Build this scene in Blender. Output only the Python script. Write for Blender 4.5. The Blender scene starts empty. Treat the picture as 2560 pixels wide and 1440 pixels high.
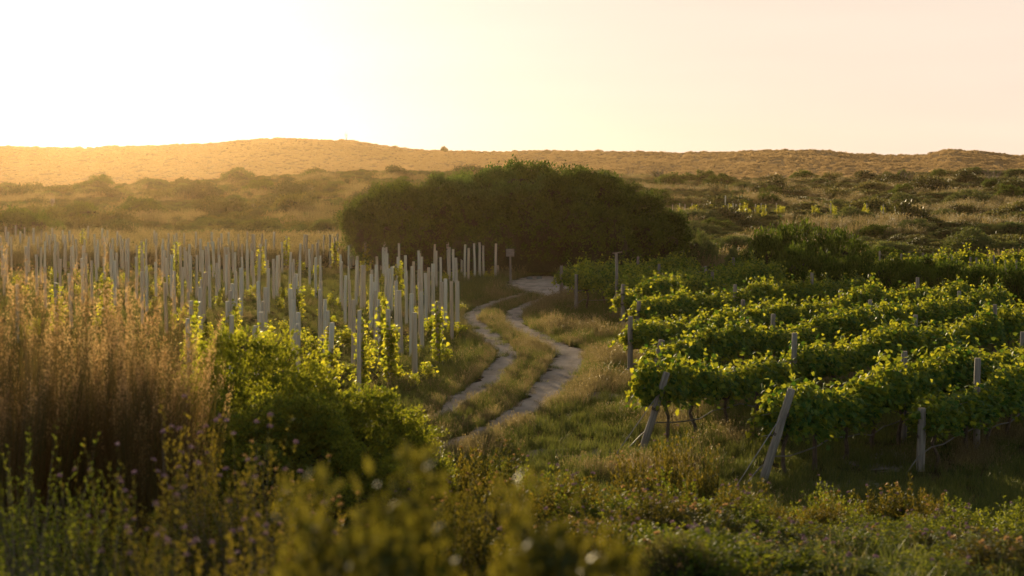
import bpy, math, random
import numpy as np
from mathutils import Vector

# ------------------------------------------------------------------ camera
R = math.radians
C = bpy.context.scene.collection
SC = bpy.context.scene
F = 60.0 / 36.0 * 2560.0            # focal length in photo pixels
CAM_H = 5.1
PITCH = math.atan((720 - 454) / F)
cam_d = bpy.data.cameras.new('camera')
cam = bpy.data.objects.new('camera', cam_d); C.objects.link(cam)
cam.location = (0, 0, CAM_H)
cam.rotation_euler = (R(90) - PITCH, 0, 0)
cam_d.lens = 60; cam_d.sensor_width = 36
cam_d.clip_start = 0.05; cam_d.clip_end = 5000
cam_d.dof.use_dof = True
cam_d.dof.focus_distance = 46
cam_d.dof.aperture_fstop = 3.1
SC.camera = cam

# ------------------------------------------------------------------ light
SUN_AZ = -14.5      # degrees left of the view direction
SUN_EL = 6.9
w = bpy.data.worlds.new('World'); SC.world = w; w.use_nodes = True
nt = w.node_tree; bg = nt.nodes['Background']
sky = nt.nodes.new('ShaderNodeTexSky'); sky.sky_type = 'NISHITA'
sky.sun_disc = False
sky.sun_elevation = R(SUN_EL); sky.sun_rotation = R(SUN_AZ)
sky.air_density = 0.6; sky.dust_density = 0.6; sky.ozone_density = 1.0; sky.altitude = 0
# clear Nishita sky seen through a thin, even, warm veil of high haze
veil = nt.nodes.new('ShaderNodeMix'); veil.data_type = 'RGBA'; veil.inputs[0].default_value = 0.75
tcw = nt.nodes.new('ShaderNodeTexCoord'); sep = nt.nodes.new('ShaderNodeSeparateXYZ'); nt.links.new(tcw.outputs['Generated'], sep.inputs[0])
vr = nt.nodes.new('ShaderNodeMapRange'); nt.links.new(sep.outputs['Z'], vr.inputs[0])   # the veil thins out with height
for i_, v_ in ((1, .10), (2, .7), (3, .96), (4, .18)): vr.inputs[i_].default_value = v_
nt.links.new(vr.outputs[0], veil.inputs[0])
vd = nt.nodes.new('ShaderNodeVectorMath'); vd.operation = 'DOT_PRODUCT'; nt.links.new(tcw.outputs['Generated'], vd.inputs[0])
vd.inputs[1].default_value = (math.sin(R(SUN_AZ)), math.cos(R(SUN_AZ)), 0)
vs = nt.nodes.new('ShaderNodeMapRange'); nt.links.new(vd.outputs['Value'], vs.inputs[0])     # and is brighter on the sun's side
for i_, v_ in ((1, -.6), (2, .85), (3, .0), (4, 1.0)): vs.inputs[i_].default_value = v_
vm = nt.nodes.new('ShaderNodeMix'); vm.data_type = 'RGBA'; vm.clamp_result = False
vm.inputs[6].default_value = (6.7, 7.4, 7.2, 1); vm.inputs[7].default_value = (9.7, 8.05, 6.6, 1)
nt.links.new(vs.outputs[0], vm.inputs[0])
pw = nt.nodes.new('ShaderNodeMath'); pw.operation = 'POWER'; pw.use_clamp = False
mxd = nt.nodes.new('ShaderNodeMath'); mxd.operation = 'MAXIMUM'; mxd.inputs[1].default_value = 0
nt.links.new(vd.outputs['Value'], mxd.inputs[0]); nt.links.new(mxd.outputs[0], pw.inputs[0]); pw.inputs[1].default_value = 60
gl = nt.nodes.new('ShaderNodeVectorMath'); gl.operation = 'MULTIPLY_ADD'; gl.inputs[1].default_value = (2.2, 2.2, 4.8)
nt.links.new(pw.outputs[0], gl.inputs[0]); nt.links.new(vm.outputs[2], gl.inputs[2]); nz = nt.nodes.new('ShaderNodeTexNoise'); nz.inputs['Scale'].default_value = 2.2; nz.inputs['Detail'].default_value = 5
nzm = nt.nodes.new('ShaderNodeVectorMath'); nzm.operation = 'MULTIPLY'; nzm.inputs[1].default_value = (1, 1, 9); nt.links.new(tcw.outputs['Generated'], nzm.inputs[0]); nt.links.new(nzm.outputs[0], nz.inputs[0])
nzr = nt.nodes.new('ShaderNodeMapRange'); nt.links.new(nz.outputs['Fac'], nzr.inputs[0])          # faint uneven high cloud
for i_, v_ in ((1, .35), (2, .65), (3, .95), (4, 1.035)): nzr.inputs[i_].default_value = v_
nzs = nt.nodes.new('ShaderNodeVectorMath'); nzs.operation = 'SCALE'; nt.links.new(gl.outputs[0], nzs.inputs[0]); nt.links.new(nzr.outputs[0], nzs.inputs['Scale'])
nt.links.new(nzs.outputs[0], veil.inputs[7])
nt.links.new(sky.outputs[0], veil.inputs[6]); nt.links.new(veil.outputs[2], bg.inputs[0]); bg.inputs[1].default_value = 0.059
sl = bpy.data.lights.new('sun', 'SUN'); sun = bpy.data.objects.new('sun', sl); C.objects.link(sun)
sl.energy = 5.0; sl.angle = R(0.5); sl.color = (1.0, 0.78, 0.46)
sd = Vector((math.sin(R(SUN_AZ)) * math.cos(R(SUN_EL)), math.cos(R(SUN_AZ)) * math.cos(R(SUN_EL)), math.sin(R(SUN_EL))))
sun.rotation_euler = sd.to_track_quat('Z', 'Y').to_euler()
sun.location = (-40, 60, 40)
SC.view_settings.view_transform = 'Standard'; SC.view_settings.look = 'None'
SC.view_settings.gamma = 1.0; SC.view_settings.exposure = 0.76
SC.render.engine = 'CYCLES'
cy = SC.cycles
cy.use_denoising = True
cy.max_bounces = 8; cy.diffuse_bounces = 3; cy.glossy_bounces = 2; cy.transmission_bounces = 5
cy.transparent_max_bounces = 8; cy.volume_bounces = 1
cy.sample_clamp_indirect = 6.0

# ------------------------------------------------------------------ tagging helpers
def tag(o, label=None, cat=None, group=None, kind=None):
    if label: o['label'] = label
    if cat: o['category'] = cat
    if group: o['group'] = group
    if kind: o['kind'] = kind
    return o

def empty(name, loc, rz=0.0, label=None, cat=None, group=None, sc=None):
    o = bpy.data.objects.new(name, None); C.objects.link(o)
    o.location = loc; o.rotation_euler = (0, 0, rz)
    o.empty_display_size = 0.2
    if sc is not None: o.scale = sc
    return tag(o, label, cat, group)

def link(name, me, parent=None, loc=None, rot=None, sc=None):
    o = bpy.data.objects.new(name, me); C.objects.link(o)
    if parent: o.parent = parent
    if loc is not None: o.location = loc
    if rot is not None: o.rotation_euler = rot
    if sc is not None: o.scale = sc
    return o

# ------------------------------------------------------------------ mesh helpers
def mesh(name, V, faces, mats, rnd=None, mi=None, smooth=False):
    """faces: list of int arrays (n,k). rnd: list of float arrays per face block."""
    me = bpy.data.meshes.new(name)
    V = np.asarray(V, dtype=np.float32)
    faces = [np.asarray(f, dtype=np.int32) for f in faces if len(f)]
    me.vertices.add(len(V)); me.vertices.foreach_set('co', V.ravel())
    nl = sum(f.size for f in faces); nf = sum(len(f) for f in faces)
    me.loops.add(nl); me.polygons.add(nf)
    me.loops.foreach_set('vertex_index', np.concatenate([f.ravel() for f in faces]))
    tot = np.concatenate([np.full(len(f), f.shape[1], dtype=np.int32) for f in faces])
    st = np.concatenate([[0], np.cumsum(tot)[:-1]]).astype(np.int32)
    me.polygons.foreach_set('loop_start', st)
    try: me.polygons.foreach_set('loop_total', tot)
    except Exception: pass
    if mi is not None:
        me.polygons.foreach_set('material_index', np.asarray(mi, dtype=np.int32))
    if smooth:
        me.polygons.foreach_set('use_smooth', np.ones(nf, dtype=bool))
    if rnd is not None:
        a = me.attributes.new('rnd', 'FLOAT', 'FACE')
        a.data.foreach_set('value', np.asarray(rnd, dtype=np.float32))
    for m in (mats if isinstance(mats, (list, tuple)) else [mats]): me.materials.append(m)
    me.update(calc_edges=True)
    return me

class MB:
    """collects blocks of geometry into one mesh"""
    def __init__(s): s.V = []; s.n = 0; s.F = []; s.r = []; s.m = []
    def add(s, V, Fs, rnd=0.5, mi=0):
        V = np.asarray(V, dtype=np.float32).reshape(-1, 3)
        for Fb in (Fs if isinstance(Fs, list) else [Fs]):
            Fb = np.asarray(Fb, dtype=np.int64)
            if not len(Fb): continue
            s.F.append(Fb + s.n)
            rr = rnd if np.ndim(rnd) else np.full(len(Fb), rnd)
            s.r.append(np.asarray(rr)[:len(Fb)]); s.m.append(np.full(len(Fb), mi))
        s.V.append(V); s.n += len(V)
    def mesh(s, name, mats, smooth=False):
        return mesh(name, np.concatenate(s.V), s.F, mats, np.concatenate(s.r), np.concatenate(s.m), smooth)

def unit(a):
    return a / np.maximum(np.linalg.norm(a, axis=-1, keepdims=True), 1e-9)

QUAD_V = np.array([[0, 0, 0], [-.26, .45, .07], [0, 1, -.05], [.26, .45, .07]])
QUAD_F = np.array([[0, 3, 2, 1]])
LONG_V = np.array([[0, 0, 0], [-.11, .5, .03], [0, 1, -.06], [.11, .5, .03]])
_o = [(0, 0), (-.32, -.10), (-.50, .22), (-.34, .42), (-.42, .70), (-.14, .72), (0, 1.0), (.14, .72), (.42, .70), (.34, .42), (.50, .22), (.32, -.10)]
VINE_V = np.array([[0, .38, .09]] + [[x, y, -.10 * (abs(x) * 1.5) + .02 - .10 * max(0, y - .5)] for x, y in _o])
VINE_F = np.array([[0, i, i % 12 + 1] for i in range(1, 13)])
VINE4_V = np.array([[0, 0, 0], [-.45, .3, -.06], [-.3, .8, -.08], [0, 1, -.12], [.3, .8, -.08], [.45, .3, -.06], [0, .45, .08]])
VINE4_F = np.array([[6, i, (i + 1) % 6] for i in range(6)])

def leaves(mb, T, TF, P, D, N, s, rnd, mi=0):
    """instances of template T (verts) at P, long axis D, normal N, size s"""
    D = unit(D); S = unit(np.cross(D, N)); N = np.cross(S, D)
    s = np.broadcast_to(np.asarray(s, dtype=float), (len(P),))[:, None, None]
    V = P[:, None, :] + s * (T[None, :, 0:1] * S[:, None, :] + T[None, :, 1:2] * D[:, None, :] + T[None, :, 2:3] * N[:, None, :])
    m = len(T)
    Fb = (TF[None] + (np.arange(len(P)) * m)[:, None, None]).reshape(-1, TF.shape[1])
    mb.add(V.reshape(-1, 3), Fb, np.repeat(rnd, len(TF)), mi)

def tube(mb, pts, rad, n=6, mi=0, rnd=.5, cap=True):
    pts = np.asarray(pts, dtype=float); k = len(pts)
    rad = np.broadcast_to(np.asarray(rad, dtype=float), (k,))
    t = np.gradient(pts, axis=0); t = unit(t)
    ref = np.array([0., 0, 1]) if abs(t[:, 2]).mean() < .8 else np.array([1., 0, 0])
    a = unit(np.cross(t, ref)); b = np.cross(t, a)
    th = np.arange(n) * 2 * np.pi / n
    V = pts[:, None] + rad[:, None, None] * (np.cos(th)[None, :, None] * a[:, None] + np.sin(th)[None, :, None] * b[:, None])
    Fb = []
    for i in range(k - 1):
        for j in range(n):
            j2 = (j + 1) % n
            Fb.append([i * n + j, i * n + j2, (i + 1) * n + j2, (i + 1) * n + j])
    V = V.reshape(-1, 3)
    Fs = [np.array(Fb)]
    if cap:
        V = np.vstack([V, pts[-1] + t[-1] * rad[-1] * .02, pts[0]])
        Fs.append(np.array([[(k - 1) * n + j, (k - 1) * n + (j + 1) % n, k * n] for j in range(n)] + [[(j + 1) % n, j, k * n + 1] for j in range(n)]))
    mb.add(V, Fs, rnd, mi)

def strands(mb, base, tip, width, rng, bend=.12, rnd=None, mi=0, segs=2):
    """thin tapering blades from base to tip with a sideways bend"""
    n = len(base); mid = (base + tip) / 2 + np.column_stack([rng.normal(0, bend, n), rng.normal(0, bend, n), np.zeros(n)]) * np.linalg.norm(tip - base, axis=1)[:, None]
    ang = rng.uniform(0, np.pi, n)
    S = np.column_stack([np.cos(ang), np.sin(ang), np.zeros(n)]) * (np.broadcast_to(width, (n,))[:, None] / 2)
    V = np.stack([base - S, base + S, mid + S * .8, mid - S * .8, tip], axis=1).reshape(-1, 3)
    o = (np.arange(n) * 5)[:, None]
    r = rng.random(n) if rnd is None else rnd
    k = mb.n
    mb.V.append(V.astype(np.float32)); mb.n += len(V)
    mb.F.append(k + o + np.array([[0, 1, 2, 3]])); mb.r.append(r); mb.m.append(np.full(n, mi))
    mb.F.append(k + o + np.array([[3, 2, 4]])); mb.r.append(r); mb.m.append(np.full(n, mi))

# ------------------------------------------------------------------ materials
def newmat(name):
    m = bpy.data.materials.new(name); m.use_nodes = True
    m.node_tree.nodes.clear()
    return m, m.node_tree.nodes, m.node_tree.links

def leafmat(name, c1, c2, tr1, tr2, fac=.45, rough=.5, spec=.35, obj_var=.25):
    m, N, L = newmat(name)
    out = N.new('ShaderNodeOutputMaterial'); p = N.new('ShaderNodeBsdfPrincipled'); t = N.new('ShaderNodeBsdfTranslucent')
    mx = N.new('ShaderNodeMixShader'); at = N.new('ShaderNodeAttribute'); at.attribute_name = 'rnd'
    oi = N.new('ShaderNodeObjectInfo')
    ad = N.new('ShaderNodeMath'); ad.operation = 'MULTIPLY_ADD'; L.new(oi.outputs['Random'], ad.inputs[0]); ad.inputs[1].default_value = obj_var
    L.new(at.outputs['Fac'], ad.inputs[2])
    sb = N.new('ShaderNodeMath'); sb.operation = 'SUBTRACT'; sb.use_clamp = True; L.new(ad.outputs[0], sb.inputs[0]); sb.inputs[1].default_value = obj_var / 2
    for (a, b, tgt) in ((c1, c2, p.inputs['Base Color']), (tr1, tr2, t.inputs['Color'])):
        mc = N.new('ShaderNodeMix'); mc.data_type = 'RGBA'
        mc.inputs[6].default_value = (*a, 1); mc.inputs[7].default_value = (*b, 1)
        L.new(sb.outputs[0], mc.inputs[0]); L.new(mc.outputs[2], tgt)
    p.inputs['Roughness'].default_value = rough
    p.inputs['Specular IOR Level'].default_value = spec
    mx.inputs[0].default_value = fac
    L.new(p.outputs[0], mx.inputs[1]); L.new(t.outputs[0], mx.inputs[2]); L.new(mx.outputs[0], out.inputs[0])
    return m

def surf(name, c1, c2, scale=(20, 20, 2), rough=.85, bump=.3, detail=5, c3=None, obj_random=False, dist=.02, spec=.2):
    m, N, L = newmat(name)
    out = N.new('ShaderNodeOutputMaterial'); p = N.new('ShaderNodeBsdfPrincipled')
    tc = N.new('ShaderNodeTexCoord'); mp = N.new('ShaderNodeMapping'); mp.inputs['Scale'].default_value = scale
    L.new(tc.outputs['Object'], mp.inputs[0])
    no = N.new('ShaderNodeTexNoise'); no.inputs['Scale'].default_value = 1; no.inputs['Detail'].default_value = detail
    L.new(mp.outputs[0], no.inputs[0])
    if obj_random:
        oi = N.new('ShaderNodeObjectInfo'); vm = N.new('ShaderNodeVectorMath'); vm.operation = 'ADD'
        mu = N.new('ShaderNodeMath'); mu.operation = 'MULTIPLY'; mu.inputs[1].default_value = 71.3
        L.new(oi.outputs['Random'], mu.inputs[0]); L.new(mp.outputs[0], vm.inputs[0]); L.new(mu.outputs[0], vm.inputs[1]); L.new(vm.outputs[0], no.inputs[0])
    cr = N.new('ShaderNodeValToRGB'); L.new(no.outputs['Fac'], cr.inputs[0])
    cr.color_ramp.elements[0].position = .32; cr.color_ramp.elements[1].position = .68
    cr.color_ramp.elements[0].color = (*c1, 1); cr.color_ramp.elements[1].color = (*c2, 1)
    if obj_random and c3 is not None:
        mc = N.new('ShaderNodeMix'); mc.data_type = 'RGBA'; mc.blend_type = 'MIX'
        L.new(oi.outputs['Random'], mc.inputs[0]); L.new(cr.outputs[0], mc.inputs[6])
        m2 = N.new('ShaderNodeMix'); m2.data_type = 'RGBA'; m2.blend_type = 'MULTIPLY'; m2.inputs[0].default_value = 1
        L.new(cr.outputs[0], m2.inputs[6]); m2.inputs[7].default_value = (*c3, 1)
        L.new(m2.outputs[2], mc.inputs[7]); L.new(mc.outputs[2], p.inputs['Base Color'])
    else:
        L.new(cr.outputs[0], p.inputs['Base Color'])
    p.inputs['Roughness'].default_value = rough; p.inputs['Specular IOR Level'].default_value = spec
    b = N.new('ShaderNodeBump'); b.inputs['Strength'].default_value = bump; b.inputs['Distance'].default_value = dist
    L.new(no.outputs['Fac'], b.inputs['Height']); L.new(b.outputs[0], p.inputs['Normal'])
    L.new(p.outputs[0], out.inputs[0])
    return m

M = {}
M['vine'] = leafmat('vine_leaf', (0.026, 0.082, 0.009), (0.055, 0.145, 0.018), (.06, .13, .008), (.66, .60, .03), .42, .6, .2, .2)
M['young'] = leafmat('young_vine_leaf', (.04, .075, .012), (.07, .11, .02), (.34, .40, .02), (.80, .70, .04), .55, .5, .3, .3)
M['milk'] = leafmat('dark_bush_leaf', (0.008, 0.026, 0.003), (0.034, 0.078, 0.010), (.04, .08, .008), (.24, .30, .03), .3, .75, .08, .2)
M['milk_pale'] = leafmat('pale_bush_leaf', (.026, .062, .014), (.06, .12, .03), (.06, .12, .015), (.26, .34, .05), .3, .8, .05, .2)
M['scrub'] = leafmat('scrub_leaf', (0.0187, 0.0381, 0.0075), (0.0553, 0.0784, 0.0195), (.06, .08, .015), (.26, .22, .05), .35, .6, .2, .8)
M['scrub_dark'] = leafmat('dark_scrub_leaf', (0.0136, 0.0291, 0.0053), (0.0298, 0.0448, 0.0090), (.04, .05, .01), (.14, .13, .025), .3, .55, .25, .4)
M['front'] = leafmat('bush_leaf', (0.0187, 0.0504, 0.0075), (0.0382, 0.0840, 0.0128), (.06, .11, .010), (.46, .46, .03), .36, .65, .12, .2)
M['twig_leaf'] = leafmat('flower_shrub_leaf', (0.0204, 0.0426, 0.0067), (0.0425, 0.0582, 0.0105), (.05, .07, .008), (.42, .30, .03), .30, .65, .12, .4)
M['flower'] = leafmat('flower_petal', (.13, .10, .19), (.20, .135, .16), (.18, .12, .2), (.38, .20, .24), .3, .6, .2, .2)
M['dryflower'] = leafmat('dry_seed_head', (.14, .09, .05), (.22, .14, .07), (.4, .24, .10), (.7, .40, .15), .45, .5, .3, .2)
M['grass'] = leafmat('grass_blade', (0.0255, 0.0504, 0.0090), (0.0595, 0.0840, 0.0188), (.07, .11, .015), (.30, .29, .055), .36, .5, .25, .5)
M['drygrass'] = leafmat('dry_grass_blade', (.07, .062, .03), (.135, .11, .055), (.18, .145, .05), (.48, .36, .14), .40, .5, .3, .4)
M['reed'] = leafmat('reed_stem', (.026, .036, .009), (.075, .048, .016), (.07, .075, .01), (.32, .19, .05), .3, .4, .4, .15)
M['reedhead'] = leafmat('reed_seed_head', (.10, .06, .03), (.18, .115, .06), (.38, .20, .06), (.98, .66, .28), .5, .35, .6, .1)
M['hillscrub'] = leafmat('hill_scrub_leaf', (.17, .125, .07), (.22, .165, .095), (.42, .28, .12), (.55, .37, .17), .5, .7, .1, .5)  # dry scrub tan, lightened to stand in for haze over the hill
M['sage'] = leafmat('sage_leaf', (.030, .055, .020), (.075, .11, .04), (.06, .10, .02), (.26, .26, .05), .33, .7, .1, .3)
M['bark'] = surf('vine_bark', (.05, .035, .025), (.13, .10, .075), (30, 30, 8), .9, .6)
M['branch'] = surf('grey_branch', (.12, .09, .065), (.25, .20, .15), (30, 30, 6), .85, .4)
M['core'] = surf('inner_light_block', (.012, .014, .006), (.035, .035, .014), (9, 9, 9), .95, 1.0, dist=.1)  # dark hull added inside bushes to keep sunlight from passing through
M['stake'] = surf('stake_wood', (.36, .365, .295), (.57, .545, .46), (38, 38, 1.6), .85, .5, c3=(.84, .68, .58), obj_random=True, dist=.01)
M['stake_end'] = surf('sawn_wood_end', (.30, .22, .15), (.50, .40, .28), (60, 60, 60), .8, .3)
M['post'] = surf('trellis_post_wood', (.13, .115, .10), (.30, .27, .235), (34, 34, 2.2), .85, .6, c3=(.85, .78, .75), obj_random=True, dist=.012)
M['wire'] = surf('grey_wire', (.18, .17, .16), (.30, .28, .26), (5, 5, 5), .45, 0, spec=.6)
M['pipe'] = surf('drip_pipe', (.10, .095, .085), (.17, .16, .145), (5, 5, 5), .6, .1, spec=.2)
M['tie'] = surf('dark_wire_tie', (.02, .018, .016), (.05, .045, .04), (50, 50, 50), .6, .2)
M['board'] = surf('sign_board', (.17, .14, .125), (.27, .225, .20), (5, 5, 30), .8, .2)
M['rock'] = surf('pale_stone', (.14, .13, .12), (.24, .225, .20), (9, 9, 9), .85, .6, dist=.03)

# ------------------------------------------------------------------ terrain
rngT = np.random.default_rng(5)
def wav(x, y, lam, seed, n=5):
    r = np.random.default_rng(seed); o = 0
    for k in range(n):
        a = r.uniform(0, 2 * np.pi); p = r.uniform(0, 6.28); l = lam * r.uniform(.6, 1.5)
        o = o + np.sin((x * np.cos(a) + y * np.sin(a)) * 2 * np.pi / l + p)
    return o / n
CRX = [-1500, 0, 200, 450, 600, 800, 900, 1100, 1280, 1500, 1700, 1900, 2100, 2300, 2560, 4000]
CRY = [482, 480, 470, 460, 450, 438, 432, 434, 438, 440, 447, 453, 451, 441, 433, 425]
RGX = [-1500, 0, 200, 500, 560, 620, 690, 760, 820, 870, 950, 1000, 1120, 1250, 1380, 1600, 1700, 1830, 1920, 2050, 2130, 2200, 2310, 2340, 2370, 2440, 2540, 2560, 3000, 4000]
RGY = [360, 367, 369, 362, 356, 349, 345, 347, 351, 352, 363, 371, 378, 380, 377, 380, 383, 380, 374, 376, 385, 389, 388, 380, 373, 378, 388, 388, 380, 370]
D_CR, D_RG = 300.0, 700.0
def smooth(t): t = np.clip(t, 0, 1); return t * t * (3 - 2 * t)
def terrain(x, y):
    x = np.asarray(x, dtype=float); y = np.asarray(y, dtype=float)
    ys = np.maximum(y, 20.)
    px = 1280 + F * x / ys
    zc = CAM_H + D_CR * (454 - np.interp(px, CRX, CRY)) / F
    zr = CAM_H + D_RG * (454 - np.interp(px, RGX, RGY)) / F
    bank = np.interp(y, [-30, 0, 5, 10, 13, 17, 21, 25, 28], [3.7, 3.5, 3.15, 2.65, 2.15, 1.3, .55, .1, 0])
    mid = zc * np.clip((y - 88) / (D_CR - 88), 0, 1) ** 1.25
    mid = mid + smooth((y - 100) / 60) * (.55 * wav(x, y, 34, 1) + .28 * wav(x, y, 13, 2)) * (1 - .7 * smooth((y - 260) / 40))
    zv = zc - 4.5
    beyond = zv + (zr - zv) * np.clip((y - 430) / (D_RG - 430), 0, 1) ** 1.15
    beyond = beyond + smooth((y - 440) / 100) * (.9 * wav(x, y, 60, 3) + .5 * wav(x, y, 22, 4))*.55
    fall = zr - (y - D_RG) * .08
    z = np.where(y < D_CR, bank + mid, np.where(y < 430, zc + (zv - zc) * smooth((y - D_CR) / 130), np.where(y < D_RG, beyond, fall)))
    z = z + .035 * wav(x, y, 7, 6) * smooth((y - 24) / 10) + .12 * wav(x, y, 5, 7) * (1 - smooth((y - 16) / 8))
    return z

def ray(px, py):
    """direction through a photo pixel, normalised so that y = 1"""
    u = (px - 1280) / F; v = (720 - py) / F
    cp, sp = math.cos(PITCH), math.sin(PITCH)
    y = cp + v * sp; z = -sp + v * cp
    return u / y, z / y
def at(px, py, d):
    u, v = ray(px, py); return u * d, d, CAM_H + v * d
_ds = np.concatenate([np.arange(4, 120, .1), np.arange(120, 760, .5)])
def hit(px, py):
    u, v = ray(px, py)
    zr = CAM_H + v * _ds; zt = terrain(u * _ds, _ds)
    k = np.argmax(zr <= zt)
    d = _ds[k] if (zr <= zt).any() else 700.
    return u * d, d, float(terrain(u * d, d))
def depth_for_top(px, py, h):
    """ground point where an object of height h has its top at the pixel"""
    u, v = ray(px, py)
    zt = terrain(u * _ds, _ds) + h; zr = CAM_H + v * _ds
    k = np.argmax((zr <= zt) & (_ds > 25)); d = _ds[k]
    return u * d, d, float(terrain(u * d, d))

# ground sheet
def ground():
    ys = [-30.]
    while ys[-1] < 960:
        y = ys[-1]; ys.append(y + (1.2 if y < 0 else max(.35, abs(y) * .011)))
    ys = np.array(ys); nu = 260
    uu = np.linspace(-1, 1, nu); uu = np.sign(uu) * abs(uu) ** 1.25
    half = np.maximum(ys * .48, 0) + 14
    X = uu[None] * half[:, None]; Y = np.repeat(ys[:, None], nu, 1)
    Z = terrain(X, Y)
    V = np.stack([X, Y, Z], -1).reshape(-1, 3)
    i = np.arange(len(ys) - 1)[:, None] * nu + np.arange(nu - 1)[None]
    Fq = np.stack([i, i + 1, i + nu + 1, i + nu], -1).reshape(-1, 4)
    m, N, L = newmat('ground_soil')
    out = N.new('ShaderNodeOutputMaterial'); p = N.new('ShaderNodeBsdfPrincipled')
    g = N.new('ShaderNodeNewGeometry')
    n1 = N.new('ShaderNodeTexNoise'); n1.inputs['Scale'].default_value = .35; n1.inputs['Detail'].default_value = 6; n1.inputs['Roughness'].default_value = .65
    n2 = N.new('ShaderNodeTexNoise'); n2.inputs['Scale'].default_value = 4.5; n2.inputs['Detail'].default_value = 8
    L.new(g.outputs['Position'], n1.inputs[0]); L.new(g.outputs['Position'], n2.inputs[0])
    r1 = N.new('ShaderNodeValToRGB'); L.new(n1.outputs['Fac'], r1.inputs[0])
    e = r1.color_ramp.elements; e[0].position = .36; e[0].color = (.036, .034, .018, 1); e[1].position = .66; e[1].color = (.085, .065, .036, 1)
    r2 = N.new('ShaderNodeValToRGB'); L.new(n2.outputs['Fac'], r2.inputs[0])
    e = r2.color_ramp.elements; e[0].position = .3; e[0].color = (.5, .5, .5, 1); e[1].position = .7; e[1].color = (1.25, 1.2, 1.1, 1)
    mm = N.new('ShaderNodeMix'); mm.data_type = 'RGBA'; mm.blend_type = 'MULTIPLY'; mm.inputs[0].default_value = 1
    L.new(r1.outputs[0], mm.inputs[6]); L.new(r2.outputs[0], mm.inputs[7])
    at_ = N.new('ShaderNodeAttribute'); at_.attribute_name = 'sand'
    ms = N.new('ShaderNodeMix'); ms.data_type = 'RGBA'
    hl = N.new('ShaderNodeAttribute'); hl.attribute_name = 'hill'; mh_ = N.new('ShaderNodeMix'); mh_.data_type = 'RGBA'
    L.new(hl.outputs['Fac'], mh_.inputs[0]); L.new(mm.outputs[2], mh_.inputs[6]); mh_.inputs[7].default_value = (.21, .155, .09, 1)  # tan matched to the haze-lightened hill scrub
    # sand edge broken by noise
    ma = N.new('ShaderNodeMath'); ma.operation = 'ADD'; L.new(at_.outputs['Fac'], ma.inputs[0]); L.new(n2.outputs['Fac'], ma.inputs[1])
    mr = N.new('ShaderNodeMapRange'); L.new(ma.outputs[0], mr.inputs[0]); mr.inputs[1].default_value = .85; mr.inputs[2].default_value = 1.1
    L.new(mr.outputs[0], ms.inputs[0]); L.new(mh_.outputs[2], ms.inputs[6]); ms.inputs[7].default_value = (.21, .18, .155, 1)
    L.new(ms.outputs[2], p.inputs['Base Color'])
    p.inputs['Roughness'].default_value = 1; p.inputs['Specular IOR Level'].default_value = 0
    b = N.new('ShaderNodeBump'); b.inputs['Strength'].default_value = .7; b.inputs['Distance'].default_value = .12
    L.new(n2.outputs['Fac'], b.inputs['Height']); L.new(b.outputs[0], p.inputs['Normal'])
    L.new(p.outputs[0], out.inputs[0])
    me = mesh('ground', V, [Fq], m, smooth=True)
    a = me.attributes.new('sand', 'FLOAT', 'POINT')
    s = np.zeros(len(V))
    for (x, y, rx, ry) in SAND:
        s = np.maximum(s, np.clip(1.15 - np.sqrt(((V[:, 0] - x) / rx) ** 2 + ((V[:, 1] - y) / ry) ** 2) * .75, 0, .8))
    a.data.foreach_set('value', s.astype(np.float32))
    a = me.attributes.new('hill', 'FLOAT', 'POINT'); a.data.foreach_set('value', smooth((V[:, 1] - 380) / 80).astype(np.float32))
    tag(link('ground', me), kind='structure')

SAND = []
def sandp(px, py, rx, ry):
    x, y, z = hit(px, py); SAND.append((x, y, rx, ry))
sandp(1345, 718, 2.0, 5.0); sandp(1420, 708, 2.5, 4); sandp(1560, 700, 3, 4); sandp(1800, 692, 3.5, 3); sandp(1680, 697, 4, 3)
sandp(2480, 656, 5, 3.5); sandp(2140, 1225, .9, 1.0); sandp(2210, 1150, .9, 1.3); sandp(1390, 1135, .9, .5)
sandp(1500, 990, .5, .8); sandp(2300, 1400, 1.5, .8); sandp(2450, 1410, 1.5, .6); sandp(1440, 1130, 1.0, .4)
ground()

# ------------------------------------------------------------------ the track's two wheel ruts
RUT_L = [(1352, 722, 40), (1310, 738, 42), (1268, 750, 44), (1222, 765, 46), (1186, 785, 46), (1180, 803, 50), (1205, 828, 56), (1240, 858, 60), (1268, 884, 60), (1262, 908, 64), (1240, 935, 66), (1210, 965, 72), (1160, 1000, 66), (1100, 1042, 54), (1040, 1066, 46), (960, 1085, 40)]
RUT_R = [(1440, 716, 60), (1390, 742, 52), (1335, 760, 48), (1292, 780, 50), (1284, 802, 54), (1305, 826, 60), (1365, 856, 66), (1420, 880, 82), (1415, 920, 86), (1394, 952, 96), (1362, 988, 96), (1322, 1022, 88), (1270, 1055, 82), (1200, 1088, 78), (1120, 1122, 76), (1030, 1160, 70)]
def rutline(R_):
    P = []
    for px, py, w_ in R_:
        x, y, z = hit(px, py); P.append((x, y, w_ * y / F * 1.15))
    P = np.array(P)
    t = np.arange(len(P)); tt = np.linspace(0, len(P) - 1, 420)
    # catmull-rom
    Q = np.vstack([2 * P[0] - P[1], P, 2 * P[-1] - P[-2]]); out = []
    for v in tt:
        i = min(int(v), len(P) - 2); f = v - i
        a, b, c, d = Q[i], Q[i + 1], Q[i + 2], Q[i + 3]
        out.append(.5 * ((2 * b) + (c - a) * f + (2 * a - 5 * b + 4 * c - d) * f * f + (3 * b - a - 3 * c + d) * f ** 3))
    return np.array(out)
RUT_C = [(1392, 748, 40), (1372, 734, 110), (1355, 722, 130), (1350, 712, 140), (1352, 704, 130), (1356, 697, 90), (1358, 692, 50)]
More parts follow.
